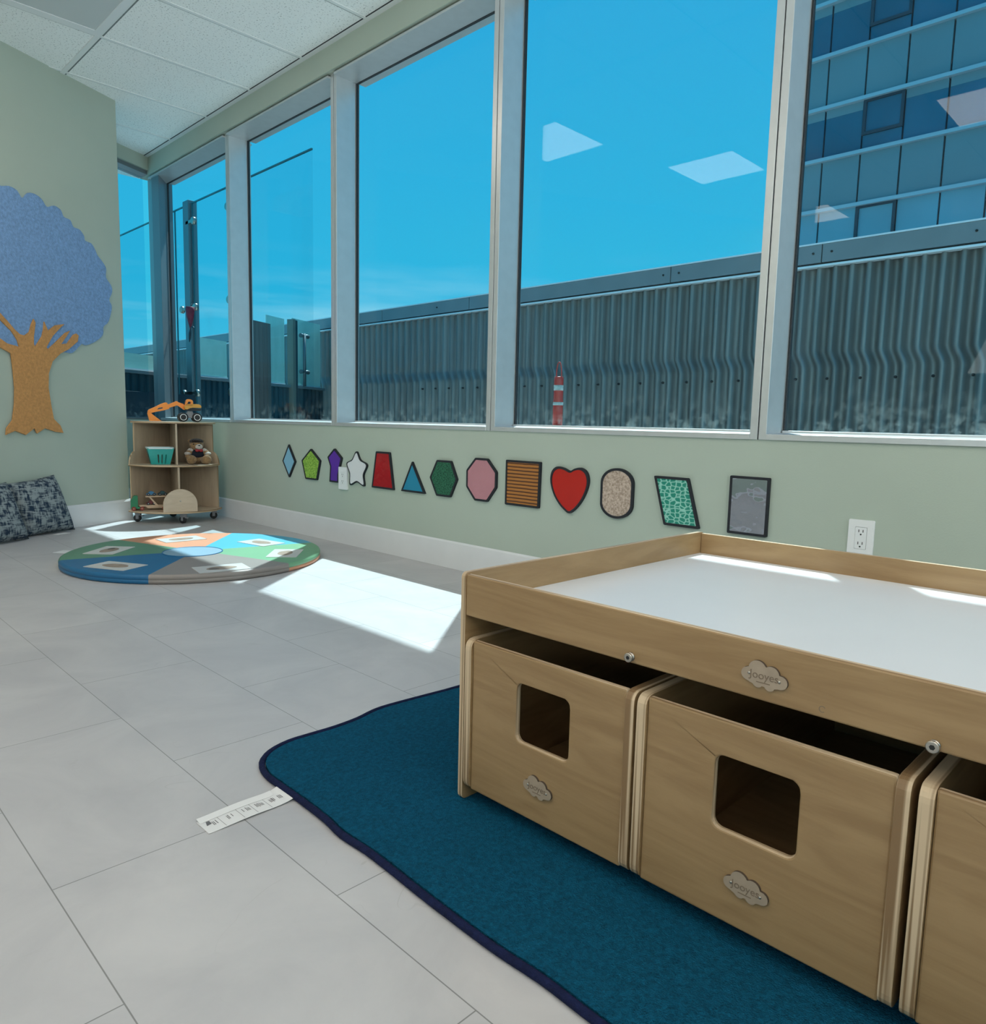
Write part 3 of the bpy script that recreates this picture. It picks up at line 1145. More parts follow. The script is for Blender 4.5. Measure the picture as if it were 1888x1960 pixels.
def cells(name, c1, c2, scale):
    mt, n, bs = newmat(name)
    t = n.nodes.new('ShaderNodeTexCoord')
    mpn = n.nodes.new('ShaderNodeMapping')
    mpn.inputs['Scale'].default_value = (1, 0.75, 1.15)
    n.links.new(t.outputs['Object'], mpn.inputs['Vector'])
    vo = n.nodes.new('ShaderNodeTexVoronoi')
    vo.feature = 'DISTANCE_TO_EDGE'
    vo.inputs['Scale'].default_value = scale
    vo.inputs['Randomness'].default_value = 0.55
    n.links.new(mpn.outputs[0], vo.inputs['Vector'])
    r = n.nodes.new('ShaderNodeValToRGB')
    r.color_ramp.elements[0].position = 0.05
    r.color_ramp.elements[1].position = 0.16
    r.color_ramp.elements[0].color = rgba(c1)
    r.color_ramp.elements[1].color = rgba(c2)
    n.links.new(vo.outputs['Distance'], r.inputs['Fac'])
    n.links.new(r.outputs['Color'], bs.inputs['Base Color'])
    bs.inputs['Roughness'].default_value = 0.4
    return mt


def shape(name, outline, face, label, r=0.006, depth=0.012, border=0.0095, smooth=False):
    lo = smooth_poly(outline) if smooth else rounded(outline, r)
    if r <= 0.002 or smooth:                       # curved outlines: shrink about the middle
        mu_, mv_ = (min(p[0] for p in lo) + max(p[0] for p in lo)) / 2, (min(p[1] for p in lo) + max(p[1] for p in lo)) / 2
        hu, hv = max(p[0] for p in lo) - mu_, max(p[1] for p in lo) - mv_

        def shrink(d):
            return [(mu_ + (p[0] - mu_) * (hu - d) / hu, mv_ + (p[1] - mv_) * (hv - d) / hv) for p in lo]
    else:
        def shrink(d):
            return rounded(inset(outline, d), max(r * 0.6, 0.001), 3)
    cy = sum(p[0] for p in outline) / len(outline)
    cz = sum(p[1] for p in outline) / len(outline)
    t = thing(name, (WX + 0.004, cy, cz), label, 'wall shape', 'textured shapes along the window wall')
    base = lo
    fin = shrink(border)
    MB().prism(base, 0.0002, depth, f_wall, holes=[fin]).build('foam_border', M['foam'], t, bevel=0.0015)
    o = MB().prism(shrink(border + 0.0003), 0.0002, depth - 0.0015, f_wall).build('face', face, t)
    return t


star = [(3.474, 0.545), (3.437, 0.500), (3.373, 0.474), (3.405, 0.415), (3.400, 0.353), (3.470, 0.372), (3.537, 0.351), (3.541, 0.415), (3.571, 0.472), (3.517, 0.497)]
heart = [(1.938, 0.529), (1.912, 0.540), (1.880, 0.545), (1.851, 0.530), (1.838, 0.496), (1.846, 0.455), (1.869, 0.410), (1.898, 0.375), (1.925, 0.354),
         (1.938, 0.351), (1.951, 0.356), (1.985, 0.380), (2.016, 0.415), (2.036, 0.455), (2.043, 0.492), (2.034, 0.525), (2.008, 0.543), (1.973, 0.540)]
oval = [(1.699 + 0.078 * math.cos(2 * PI * i / 48), 0.454 + (0.060 if True else 0) * math.sin(2 * PI * i / 48) + 0.040 * (1 if math.sin(2 * PI * i / 48) >= 0 else -1)) for i in range(48)]
shape('diamond_shape', [(4.213, 0.558), (4.133, 0.452), (4.210, 0.348), (4.289, 0.450)], mat('sky_blue_felt', (0.22, 0.46, 0.62), 0.8), 'light blue diamond with black border, furthest of the wall shapes', 0.003)
shape('pentagon_shape', [(3.951, 0.541), (3.847, 0.473), (3.884, 0.353), (4.014, 0.353), (4.057, 0.465)], fuzzy('lime_grass', (0.10, 0.26, 0.02), (0.38, 0.60, 0.09), 150), 'fuzzy lime green pentagon on the wall beside the blue diamond', 0.006)
shape('house_shape', [(3.696, 0.553), (3.619, 0.500), (3.640, 0.446), (3.654, 0.400), (3.656, 0.354), (3.748, 0.354), (3.738, 0.446), (3.768, 0.499)], mat('purple_satin', (0.10, 0.02, 0.34), 0.35, var=0.1, scale=12), 'purple pointed shape with waisted sides, partly behind the white outlet plate', 0.006)
shape('star_shape', star, mat('white_felt', (0.72, 0.72, 0.75), 0.85), 'white five-pointed star with black border on the wall', smooth=True, border=0.0085)
shape('trapezoid_shape', [(3.290, 0.553), (3.168, 0.553), (3.130, 0.353), (3.328, 0.353)], mat('red_patent', (0.38, 0.008, 0.012), 0.16, var=0.08, scale=9, bump=0.5, bscale=18), 'shiny dark red trapezoid with crinkled surface on the wall')
shape('triangle_shape', [(2.978, 0.515), (2.872, 0.354), (3.068, 0.354)], mat('blue_felt', (0.012, 0.22, 0.36), 0.8), 'plain blue triangle with black border on the wall', 0.005)
shape('hexagon_shape', [(2.784, 0.532), (2.678, 0.532), (2.632, 0.444), (2.680, 0.353), (2.784, 0.353), (2.836, 0.442)], fuzzy('green_turf', (0.004, 0.045, 0.025), (0.03, 0.17, 0.09), 190), 'fuzzy dark green hexagon on the wall')
shape('octagon_shape', [(2.508, 0.556), (2.427, 0.556), (2.366, 0.497), (2.366, 0.424), (2.423, 0.354), (2.508, 0.354), (2.567, 0.416), (2.567, 0.495)], ribs('pink_knit', (0.50, 0.20, 0.24), (0.60, 0.27, 0.31), 0.005, 'Y', 0.7), 'dusty pink octagon with black border on the wall')
shape('square_shape', [(2.308, 0.557), (2.100, 0.557), (2.104, 0.354), (2.308, 0.354)], ribs('orange_corduroy', (0.09, 0.025, 0.004), (0.42, 0.16, 0.025), 0.0155, 'Z'), 'orange brown ribbed square on the wall left of the heart')
shape('heart_shape', heart, mat('red_vinyl', (0.48, 0.012, 0.006), 0.18, var=0.04), 'glossy red heart with black border on the wall', smooth=True, border=0.0095)
shape('oval_shape', oval, fuzzy('beige_fleece', (0.34, 0.25, 0.19), (0.58, 0.46, 0.38), 130), 'fuzzy beige oval with black border on the wall', 0.002)
shape('parallelogram_shape', [(1.531, 0.536), (1.385, 0.536), (1.331, 0.354), (1.479, 0.354)], cells('teal_reptile', (0.30, 0.62, 0.52), (0.01, 0.24, 0.17), 62), 'teal parallelogram with a reptile skin pattern, leaning beside the mirror')
mirror = mat('mirror_film', (0.42, 0.46, 0.54), 0.04, 1.0, bump=0.9, bscale=7)
shape('mirror_shape', [(1.223, 0.557), (1.080, 0.557), (1.080, 0.355), (1.223, 0.355)], mirror, 'wavy mirror rectangle with black border, nearest of the wall shapes', 0.005, border=0.0085)


# ------------------------------------------------------------------ outlets
def outlet(y0, y1, z0, z1, label, faint=False):
    cy, cz = (y0 + y1) / 2, (z0 + z1) / 2
    t = thing('power_outlet', (WX + 0.004, cy, cz), label, 'power outlet')
    MB().prism(rrect(y0, z0, y1, z1, 0.004, 3), 0.0002, 0.0125 if faint else 0.006, f_wall, holes=[rrect(cy - 0.0175, cz - 0.0345, cy + 0.0175, cz + 0.0345, 0.002, 2)]).build('cover_plate', M['white'], t, bevel=0.0015)
    wz = 0.0115 if faint else 0.0055
    o = MB().prism(rrect(cy - 0.0168, cz - 0.0338, cy + 0.0168, cz + 0.0338, 0.002, 2), 0.0002, wz + 0.001, f_wall).build('receptacle', M['white'], t)
    for s_ in (-1, 1):
        c = cz + s_ * 0.019
        b = MB()
        for yy in (-0.0062, 0.0062):
            b.prism([(cy + yy - 0.0011, c - 0.001), (cy + yy + 0.0011, c - 0.001), (cy + yy + 0.0011, c + 0.0075), (cy + yy - 0.0011, c + 0.0075)], wz + 0.001, wz + 0.0013, f_wall)
        b.prism(arc(cy, c - 0.0075, 0.0026, 0, 330, 11), wz + 0.001, wz + 0.0013, f_wall)
        b.build('slots', M['dark'], o)


outlet(0.744, 0.820, 0.3335, 0.4475, 'white duplex power outlet on the wall behind the activity table')
outlet(3.567, 3.6505, 0.3195, 0.4485, 'white power outlet on the wall between the purple shape and the star', True)

# ------------------------------------------------------------------ felt tree on the left wall
M['crown'] = mat('blue_felt_marl', (0.22, 0.36, 0.60), 0.95, var=0.16, scale=70, bump=0.5, bscale=160, spec=0.1)
M['trunk'] = mat('tan_felt_marl', (0.60, 0.30, 0.115), 0.95, var=0.13, scale=70, bump=0.5, bscale=160, spec=0.1)
crown = [(-0.837, 1.967), (-0.789, 1.980), (-0.741, 1.971), (-0.71, 1.937), (-0.674, 1.976), (-0.623, 1.983), (-0.581, 1.964), (-0.552, 1.932), (-0.501, 1.953), (-0.456, 1.939), (-0.438, 1.905), (-0.393, 1.898), (-0.371, 1.862), (-0.328, 1.858), (-0.296, 1.828), (-0.289, 1.800), (-0.241, 1.793), (-0.213, 1.758), (-0.196, 1.728), (-0.165, 1.701), (-0.134, 1.663), (-0.137, 1.604), (-0.098, 1.560), (-0.092, 1.518), (-0.118, 1.463), (-0.098, 1.422), (-0.130, 1.324), (-0.172, 1.285), (-0.180, 1.232), (-0.241, 1.183), (-0.314, 1.152), (-0.349, 1.155), (-0.416, 1.096), (-0.473, 1.093),
         (-0.62, 1.08), (-0.85, 1.08), (-1.10, 1.09), (-1.17, 1.10), (-1.24, 1.15), (-1.32, 1.15), (-1.39, 1.19), (-1.46, 1.24), (-1.47, 1.30), (-1.51, 1.36), (-1.55, 1.43), (-1.53, 1.48), (-1.55, 1.53), (-1.53, 1.60), (-1.50, 1.66), (-1.47, 1.72), (-1.43, 1.77), (-1.38, 1.80), (-1.33, 1.85), (-1.26, 1.88), (-1.21, 1.92), (-1.15, 1.95), (-1.08, 1.95), (-1.03, 1.98), (-0.96, 1.97), (-0.92, 1.985), (-0.87, 1.975)]
trunk = [(-0.879, 1.26), (-0.845, 1.228), (-0.806, 1.189), (-0.775, 1.166), (-0.746, 1.162), (-0.715, 1.185), (-0.698, 1.233), (-0.682, 1.265), (-0.671, 1.244), (-0.686, 1.165), (-0.689, 1.119), (-0.681, 1.104), (-0.633, 1.171), (-0.620, 1.212), (-0.613, 1.259), (-0.590, 1.208), (-0.54, 1.246), (-0.474, 1.262), (-0.503, 1.238), (-0.560, 1.180), (-0.606, 1.110), (-0.595, 1.098), (-0.526, 1.160), (-0.470, 1.210), (-0.436, 1.227), (-0.462, 1.191), (-0.504, 1.139), (-0.461, 1.147), (-0.412, 1.206), (-0.390, 1.216), (-0.374, 1.205), (-0.383, 1.168), (-0.453, 1.112), (-0.511, 1.082), (-0.569, 1.029), (-0.599, 0.955), (-0.605, 0.867), (-0.593, 0.772), (-0.579, 0.684), (-0.535, 0.644), (-0.516, 0.599), (-0.574, 0.607), (-0.641, 0.628), (-0.696, 0.596), (-0.712, 0.627), (-0.77, 0.588), (-0.836, 0.612), (-0.894, 0.589), (-0.888, 0.627), (-0.849, 0.673), (-0.831, 0.765), (-0.824, 0.856), (-0.828, 0.954), (-0.836, 1.051),
         (-0.86, 1.062), (-0.93, 1.09), (-1.01, 1.13), (-1.08, 1.18), (-1.12, 1.23), (-1.09, 1.235), (-1.03, 1.185), (-0.98, 1.155), (-1.02, 1.22), (-1.03, 1.27), (-1.00, 1.26), (-0.955, 1.19), (-0.90, 1.13), (-0.856, 1.105), (-0.783, 1.094), (-0.793, 1.13), (-0.827, 1.178), (-0.881, 1.223), (-0.95, 1.29), (-0.93, 1.31)]
t = thing('felt_tree', tuple(TB + TT * -0.8 + Vector((0, 0, 0.6))), 'big blue and tan felt tree decoration on the sage green left wall', 'wall decoration')
o = MB().prism(smooth_poly(crown, 3), 0.0003, 0.008, f_tree).build('crown', M['crown'], t, bevel=0.001)
o['label'] = 'blue felt crown with scalloped edge'
o = MB().prism(trunk, 0.0082, 0.017, f_tree).build('trunk', M['trunk'], t, bevel=0.001)
o['label'] = 'tan felt trunk with branches'
# ------------------------------------------------------------------ throw pillows
def weave(name):
    mt, n, bs = newmat(name)
    t = n.nodes.new('ShaderNodeTexCoord')
    res = []
    for (sc, st) in ((1.0, (95, 95, 14)), (1.0, (18, 18, 150)), (1.0, (26, 26, 34))):
        mpn = n.nodes.new('ShaderNodeMapping')
        mpn.inputs['Scale'].default_value = st
        no = n.nodes.new('ShaderNodeTexNoise')
        no.inputs['Scale'].default_value = sc
        no.inputs['Detail'].default_value = 2
        n.links.new(t.outputs['Object'], mpn.inputs['Vector'])
        n.links.new(mpn.outputs[0], no.inputs['Vector'])
        res.append(no)
    a = n.nodes.new('ShaderNodeMath')
    n.links.new(res[0].outputs['Fac'], a.inputs[0])
    n.links.new(res[1].outputs['Fac'], a.inputs[1])
    a2 = n.nodes.new('ShaderNodeMath')
    n.links.new(a.outputs[0], a2.inputs[0])
    n.links.new(res[2].outputs['Fac'], a2.inputs[1])
    r = n.nodes.new('ShaderNodeValToRGB')
    r.color_ramp.elements[0].position = 0.44
    r.color_ramp.elements[1].position = 0.55
    r.color_ramp.elements[0].color = (0.012, 0.030, 0.060, 1)
    r.color_ramp.elements[1].color = (0.27, 0.31, 0.32, 1)
    dv = n.nodes.new('ShaderNodeMath')
    dv.operation = 'DIVIDE'
    dv.inputs[1].default_value = 3.0
    n.links.new(a2.outputs[0], dv.inputs[0])
    n.links.new(dv.outputs[0], r.inputs['Fac'])
    n.links.new(r.outputs['Color'], bs.inputs['Base Color'])
    bp = n.nodes.new('ShaderNodeBump')
    bp.inputs['Strength'].default_value = 0.5
    bp.inputs['Distance'].default_value = 0.004
    n.links.new(dv.outputs[0], bp.inputs['Height'])
    n.links.new(bp.outputs[0], bs.inputs['Normal'])
    bs.inputs['Roughness'].default_value = 0.95
    return mt


M['weave'] = weave('navy_white_weave')


def pillow(corners, thick, label, tagpos):
    """corners: bottom left, bottom right, top right, top left as (u, z, w) on the tree wall"""
    P = [Vector(f_tree(c[0], c[1], c[2])) for c in corners]
    c = sum(P, Vector()) / 4
    t = thing('throw_pillow', (c.x, c.y, 0), label, 'pillow', 'navy and white pillows against the tree wall')
    nrm = ((P[1] - P[0]).cross(P[3] - P[0])).normalized()
    if nrm.dot(TN) < 0:
        nrm = -nrm
    b = MB()
    N = 22
    for side in (1, -1):
        k0 = len(b.v)
        for j in range(N + 1):
            for i in range(N + 1):
                u, v = i / N, j / N
                a, d = 2 * u - 1, 2 * v - 1
                pin = 0.035
                uu = 0.5 + (u - 0.5) * (1 - pin * (1 - d * d) * 1.2)
                vv = 0.5 + (v - 0.5) * (1 - pin * (1 - a * a) * 1.2)
                p = P[0] * (1 - uu) * (1 - vv) + P[1] * uu * (1 - vv) + P[2] * uu * vv + P[3] * (1 - uu) * vv
                h = thick * (max(0, 1 - a ** 4) * max(0, 1 - d ** 4)) ** 0.55
                h *= 1 + 0.10 * math.sin(5.1 * u + 3 * v) * math.sin(4 * v)
                q = p + nrm * h * side * (1.0 if side > 0 else 0.55)
                q.z = max(q.z, 0.001)
                if (q - TB).dot(TN) < 0.014:
                    q += TN * (0.014 - (q - TB).dot(TN))
                b.v.append(q)
        for j in range(N):
            for i in range(N):
                f = (k0 + j * (N + 1) + i, k0 + j * (N + 1) + i + 1, k0 + (j + 1) * (N + 1) + i + 1, k0 + (j + 1) * (N + 1) + i)
                b.face(f if side > 0 else f[::-1], 0, True)
    b.build('cover', M['weave'], t)
    if tagpos:
        p = Vector(f_tree(*tagpos))
        b = MB()
        b.prism([(0, 0), (0.085, 0.0), (0.085, 0.040), (0.0, 0.040)], 0.001, 0.003, lambda u, v, w_: tuple(p + TT * u + TN * v + Vector((0, 0, w_))))
        b.build('fabric_tag', M['paper'], t)


pillow([(-0.872, 0.002, 0.095), (-0.530, 0.002, 0.090), (-0.602, 0.345, 0.022), (-0.938, 0.312, 0.030)], 0.060, 'navy and white woven throw pillow with a white tag, nearest the toy shelf', (-0.735, 0.0, 0.145))
pillow([(-1.25, 0.002, 0.215), (-0.905, 0.002, 0.165), (-0.955, 0.325, 0.075), (-1.29, 0.315, 0.080)], 0.060, 'navy and white woven throw pillow cut off by the left edge of the picture', None)

# ------------------------------------------------------------------ corner toy shelf
SK = Vector((2.147, 5.400, 0))
SA = Vector((0.9615, -0.2747, 0))
SW = Vector((-0.2747, -0.9615, 0))


def f_sh(u, v, w_):                 # u along the shelf front, v towards the room, w up
    p = SK + SA * u + SW * v
    return (p.x, p.y, w_)


def plan(half, end, front, n=18):
    c = (front * front - half * half - end * end) / (2 * (front - end)) if False else None
    # circle through (half, end), (0, front), (-half, end)
    cc = (front ** 2 - half ** 2 - end ** 2) / (2 * (front - end))
    R = front - cc
    a = math.degrees(math.atan2(end - cc, half))
    return [(0.0, -0.01), (half, end)] + arc(0, cc, R, a, 180 - a, n)[1:-1] + [(-half, end)]


sh = thing('toy_shelf', f_sh(0, 0.25, 0), 'birch plywood corner toy shelf on casters in the far corner', 'shelf')
for (z, half, end, front, nm) in ((0.070, 0.300, 0.280, 0.500, 'bottom_shelf'), (0.380, 0.292, 0.276, 0.478, 'middle_shelf'), (0.668, 0.270, 0.255, 0.400, 'top_shelf')):
    MB().prism(plan(half, end, front), z, z + 0.012, f_sh, mi=0, mi_side=1).build(nm, [M['shelfx'], M['plyz']], sh, bevel=0.0015)
LEG = Vector((0.297, 0.278)).length
for s_ in (-1, 1):
    d = Vector((0.297 * s_, 0.278)).normalized()
    nn = Vector((-d.y, d.x)) * s_

    def f_leg(u, v, w_, d=d, nn=nn):
        return f_sh(d.x * u + nn.x * w_, d.y * u + nn.y * w_, v)
    low = [(0.012, 0.0822), (0.388, 0.0822), (0.388, 0.3798), (0.012, 0.3798)]
    upp = [(0.012, 0.3922), (0.398, 0.3922), (0.396, 0.415), (0.385, 0.445), (0.366, 0.468), (0.352, 0.478), (0.350, 0.6678), (0.012, 0.6678)]
    MB().prism(low, 0.0, 0.012, f_leg, mi=0, mi_side=1).build('side_panel', [M['birchz'], M['plyx']], sh, bevel=0.001)
    MB().prism(upp, 0.0, 0.012, f_leg, mi=0, mi_side=1).build('side_panel', [M['birchz'], M['plyx']], sh, bevel=0.001)
    b = MB()
    q = f_leg(0.33, 0.355, -0.0008)
    b.lathe([(0.006, 0.0), (0.006, 0.001), (0.003, 0.002)], 12, lambda u, v, w_: f_leg(0.33 + u, 0.352 + v, -w_ - 0.0002))
    b.build('screw', M['steel'], sh)
MB().box((-0.006, 0.03, 0.0822), (0.006, 0.468, 0.3798), frame=f_sh).build('divider', M['birchz'], sh, bevel=0.001)
MB().box((-0.006, 0.03, 0.3922), (0.006, 0.385, 0.6678), frame=f_sh).build('divider', M['birchz'], sh, bevel=0.001)
hm = [(-0.107, 0.0822), (0.107, 0.0822)] + [(0.107 * math.cos(PI * i / 24), 0.130 + 0.105 * math.sin(PI * i / 24)) for i in range(25)]
o = MB().prism(hm, 0.470, 0.482, lambda u, v, w_: f_sh(u + 0.004, w_, v), mi=0, mi_side=1).build('half_moon_panel', [M['shelfx'], M['plyx']], sh, bevel=0.001)
MB().lathe([(0.006, 0.4822), (0.006, 0.483), (0.003, 0.484)], 12, lambda u, v, w_: f_sh(u + 0.004, w_, v + 0.155)).build('screw', M['steel'], o)
for (u, v, an) in ((-0.245, 0.262, 0.4), (0.245, 0.262, 0.2), (0.02, 0.455, 0.9), (0.0, 0.06, 0.3)):
    c, s_ = math.cos(an), math.sin(an)
    fw_ = (lambda u, v, c, s_: lambda p, q, r: f_sh(u + p * c - r * s_, v + p * s_ + r * c, 0.0255 + q))(u, v, c, s_)
    b = MB()
    b.lathe([(0.018, -0.009), (0.025, -0.007), (0.025, 0.007), (0.018, 0.009)], 20, fw_)
    o = b.build('caster', M['black'], sh)
    b = MB()
    b.box((-0.012, 0.018, -0.014), (0.022, 0.0440, 0.014), frame=fw_)
    b.box((-0.008, -0.006, 0.0095), (0.010, 0.03, 0.0115), frame=fw_)
    b.box((-0.008, -0.006, -0.0115), (0.010, 0.03, -0.0095), frame=fw_)
    b.box((0.022, 0.012, -0.006), (0.040, 0.018, 0.006), frame=fw_)
    b.build('fork', mat('caster_grey', (0.28, 0.28, 0.30), 0.45, 0.3), o)

# ------------------------------------------------------------------ toy excavator on the shelf top
ZT = 0.6805
M['orange'] = mat('orange_plastic', (0.86, 0.25, 0.012), 0.35, var=0.04)
M['yellow'] = mat('amber_plastic', (0.66, 0.30, 0.025), 0.35)
M['greyp'] = mat('grey_plastic', (0.25, 0.25, 0.26), 0.45)


def f_ex(u, v, w_):                 # u along the toy (to the right), v up, w towards the room
    return f_sh(u + 0.005, 0.250 + w_, ZT + v)


ex = thing('toy_excavator', f_ex(0.1, 0, 0), 'orange toy excavator with black wheels, on top of the corner shelf', 'toy excavator')
k = 0
for (u, w_) in ((0.053, 0.036), (0.142, 0.036), (0.053, -0.036), (0.142, -0.036)):
    fr = (lambda u, w_: lambda p, q, r: f_ex(u + p, 0.0315 + q, w_ + r))(u, w_)
    o = MB().lathe([(0.016, -0.013), (0.028, -0.012), (0.0315, -0.008), (0.0315, 0.008), (0.028, 0.012), (0.020, 0.013)], 26, fr).build('wheel', M['black'], ex)
    sg = 1 if w_ > 0 else -1
    ringp = [(0.0215, 0.0132 * sg), (0.0215, 0.0142 * sg), (0.0180, 0.0142 * sg), (0.0180, 0.0132 * sg)]
    b = MB()
    b.prism(arc(0, 0, 0.0215, 0, 350, 35), 0.0132 * sg, 0.0142 * sg, fr, holes=[arc(0, 0, 0.0180, 0, 350, 35)])
    b.build('hub_ring', M['white'], o)
b = MB()
b.prism([(0.055, 0.030), (0.140, 0.030), (0.125, 0.050), (0.115, 0.075), (0.085, 0.075), (0.072, 0.050)], -0.022, 0.022, f_ex)
b.box((0.045, 0.026, -0.03), (0.15, 0.037, 0.03), frame=f_ex)
b.build('chassis', M['greyp'], ex, bevel=0.003)
b = MB()
b.prism(rounded([(0.068, 0.078), (0.165, 0.078), (0.174, 0.092), (0.100, 0.096), (0.080, 0.084)], 0.006), -0.034, 0.034, f_ex)
b.build('black_skirt', M['black'], ex, bevel=0.003)
b = MB()
b.prism(rounded([(0.068, 0.085), (0.098, 0.085), (0.110, 0.098), (0.173, 0.098), (0.172, 0.112), (0.158, 0.123), (0.075, 0.123), (0.062, 0.104)], 0.006), -0.032, 0.032, f_ex)
b.build('body', M['yellow'], ex, bevel=0.004)
b = MB()
b.prism(rounded([(0.066, 0.110), (0.120, 0.110), (0.118, 0.146), (0.104, 0.154), (0.084, 0.156), (0.074, 0.148)], 0.006), -0.001, 0.032, f_ex,
        holes=[rounded([(0.080, 0.122), (0.103, 0.118), (0.106, 0.138), (0.090, 0.140)], 0.004)])
b.build('cab', M['orange'], ex, bevel=0.003)
b = MB()
b.prism(rounded([(0.078, 0.088), (0.062, 0.122), (0.030, 0.132), (0.018, 0.142), (0.008, 0.136), (-0.040, 0.114), (-0.046, 0.104), (-0.032, 0.092), (0.022, 0.112), (0.050, 0.092), (0.066, 0.080)], 0.006), -0.022, -0.004, f_ex)
b.build('boom', M['orange'], ex, bevel=0.003)
b = MB()
b.prism(rounded([(-0.030, 0.086), (-0.028, 0.100), (-0.038, 0.106), (-0.040, 0.124), (-0.052, 0.130), (-0.086, 0.116), (-0.116, 0.098), (-0.158, 0.078), (-0.165, 0.068), (-0.166, 0.052), (-0.150, 0.053), (-0.130, 0.060), (-0.060, 0.076)], 0.006), -0.028, 0.002, f_ex,
        holes=[[(-0.108, 0.078), (-0.072, 0.088), (-0.072, 0.096), (-0.098, 0.090)]])
b.build('stick', M['orange'], ex, bevel=0.003)
b = MB()
b.prism(rounded([(-0.168, 0.056), (-0.142, 0.053), (-0.138, 0.047), (-0.085, 0.0035), (-0.078, 0.0006), (-0.155, 0.0006), (-0.160, 0.020)], 0.003), -0.036, 0.010, f_ex)
b.build('bucket', M['orange'], ex, bevel=0.003)

# ------------------------------------------------------------------ basket
ZM = 0.3925
M['teal'] = mat('teal_plastic', (0.02, 0.36, 0.33), 0.32)
bk = thing('toy_basket', f_sh(-0.104, 0.30, ZM), 'teal plastic basket with white rim on the middle of the toy shelf', 'basket')


def bask(u, v, t, inward=0.0):
    """point on the tapered wall: side parameter u in 0..4, height v"""
    hx = 0.058 + 0.025 * v - inward
    hy = 0.048 + 0.020 * v - inward
    k_ = int(u) % 4
    f_ = u - int(u)
    c = [(-hx, hy), (hx, hy), (hx, -hy), (-hx, -hy), (-hx, hy)]
    x_ = c[k_][0] * (1 - f_) + c[k_ + 1][0] * f_
    y_ = c[k_][1] * (1 - f_) + c[k_ + 1][1] * f_
    return f_sh(-0.097 + x_, 0.300 + y_, ZM + 0.0006 + 0.108 * v)


b = MB()
us = [0.0, 0.36, 0.43, 0.53, 0.60, 0.70, 0.77, 1.0, 1.3, 1.4, 1.6, 1.7, 2.0, 2.36, 2.43, 2.53, 2.6, 2.7, 2.77, 3.0, 3.3, 3.4, 3.6, 3.7, 4.0]
vs_ = [0.0, 0.06, 0.62, 1.0]
holes = {(1, 1), (3, 1), (5, 1), (8, 1), (10, 1), (13, 1), (15, 1), (17, 1), (20, 1), (22, 1)}
for ins, flip in ((0.0, 1), (0.003, -1)):
    for i in range(len(us) - 1):
        for j in range(3):
            if (i, j) in holes:
                continue
            q = [bask(us[i], vs_[j], 0, ins), bask(us[i + 1], vs_[j], 0, ins), bask(us[i + 1], vs_[j + 1], 0, ins), bask(us[i], vs_[j + 1], 0, ins)]
            b.quad(q[::flip])
b.quad([bask(0, 0, 0), bask(1, 0, 0), bask(2, 0, 0), bask(3, 0, 0)])
b.build('tub', M['teal'], bk)
b = MB()
rim = [(-0.087, 0.072), (0.087, 0.072), (0.087, -0.072), (-0.087, -0.072)]
b.prism(rounded(rim, 0.03), 0.104, 0.116, lambda u, v, w_: f_sh(-0.097 + u, 0.300 + v, ZM + w_), holes=[rounded(inset(rim, 0.010), 0.025)])
o = b.build('rim', mat('rim_white', (0.62, 0.75, 0.77), 0.35), bk, bevel=0.003)

# ------------------------------------------------------------------ plush bear
def fur(name, c):
    return mat(name, c, 1.0, var=0.3, scale=60, bump=1.0, bscale=160, spec=0.1, sheen=0.3)


M['fur'] = fur('brown_fur', (0.32, 0.19, 0.09))
M['furw'] = fur('cream_fur', (0.62, 0.56, 0.50))
M['furd'] = fur('dark_fur', (0.02, 0.012, 0.01))
M['vest'] = mat('navy_cloth', (0.006, 0.008, 0.018), 0.9)
M['redc'] = mat('red_satin', (0.33, 0.015, 0.02), 0.5)


def f_be(u, v, w_):
    return Vector(f_sh(0.142 + u * 1.13, 0.290 + w_ * 1.05, ZM + 0.0008 + v * 1.06))


be = thing('plush_bear', tuple(f_be(0, 0, 0)), 'brown plush bear in navy vest and red bow tie, sitting on the toy shelf', 'plush toy')


def bb(bm_, c, r):
    rot = Matrix((SA, SW, Vector((0, 0, 1)))).transposed()
    bm_.ball(f_be(c[0], c[1], c[2]), (r[0] * 1.13, r[2] * 1.05, r[1] * 1.06), n=18, rot=rot)


b = MB()
bb(b, (0, 0.048, 0), (0.040, 0.048, 0.036))
bb(b, (-0.004, 0.122, 0.006), (0.042, 0.036, 0.036))
for s_ in (-1, 1):
    bb(b, (0.037 * s_ - 0.004, 0.148, 0.0), (0.013, 0.013, 0.008))
    bb(b, (0.047 * s_, 0.072, 0.012), (0.022, 0.020, 0.020))
    bb(b, (0.058 * s_, 0.052, 0.022), (0.017, 0.022, 0.018))
    bb(b, (0.038 * s_, 0.024, 0.045), (0.027, 0.0235, 0.040))
    bb(b, (0.043 * s_, 0.030, 0.080), (0.029, 0.030, 0.018))
o = b.build('body', M['fur'], be)
rm = o.modifiers.new('merge', 'REMESH')
rm.mode = 'VOXEL'
rm.voxel_size = 0.004
rm.use_smooth_shade = True
b = MB()
bb(b, (0, 0.062, 0.002), (0.044, 0.037, 0.040))
b.build('vest', M['vest'], be)
for s_ in (-1, 1):
    b = MB()
    bb(b, (0.040 * s_, 0.086, 0.008), (0.019, 0.015, 0.018))
    b.build('sleeve', M['furw'], be)
    b = MB()
    bb(b, (0.058 * s_, 0.067, 0.022), (0.0195, 0.012, 0.020))
    b.build('cuff', M['furw'], be)
b = MB()
bb(b, (0.006, 0.112, 0.036), (0.022, 0.018, 0.016))
o = b.build('muzzle', M['furw'], be)
bb2 = MB()
bb(bb2, (0.006, 0.120, 0.051), (0.006, 0.004, 0.004))
bb2.build('nose', M['black'], o)
b = MB()
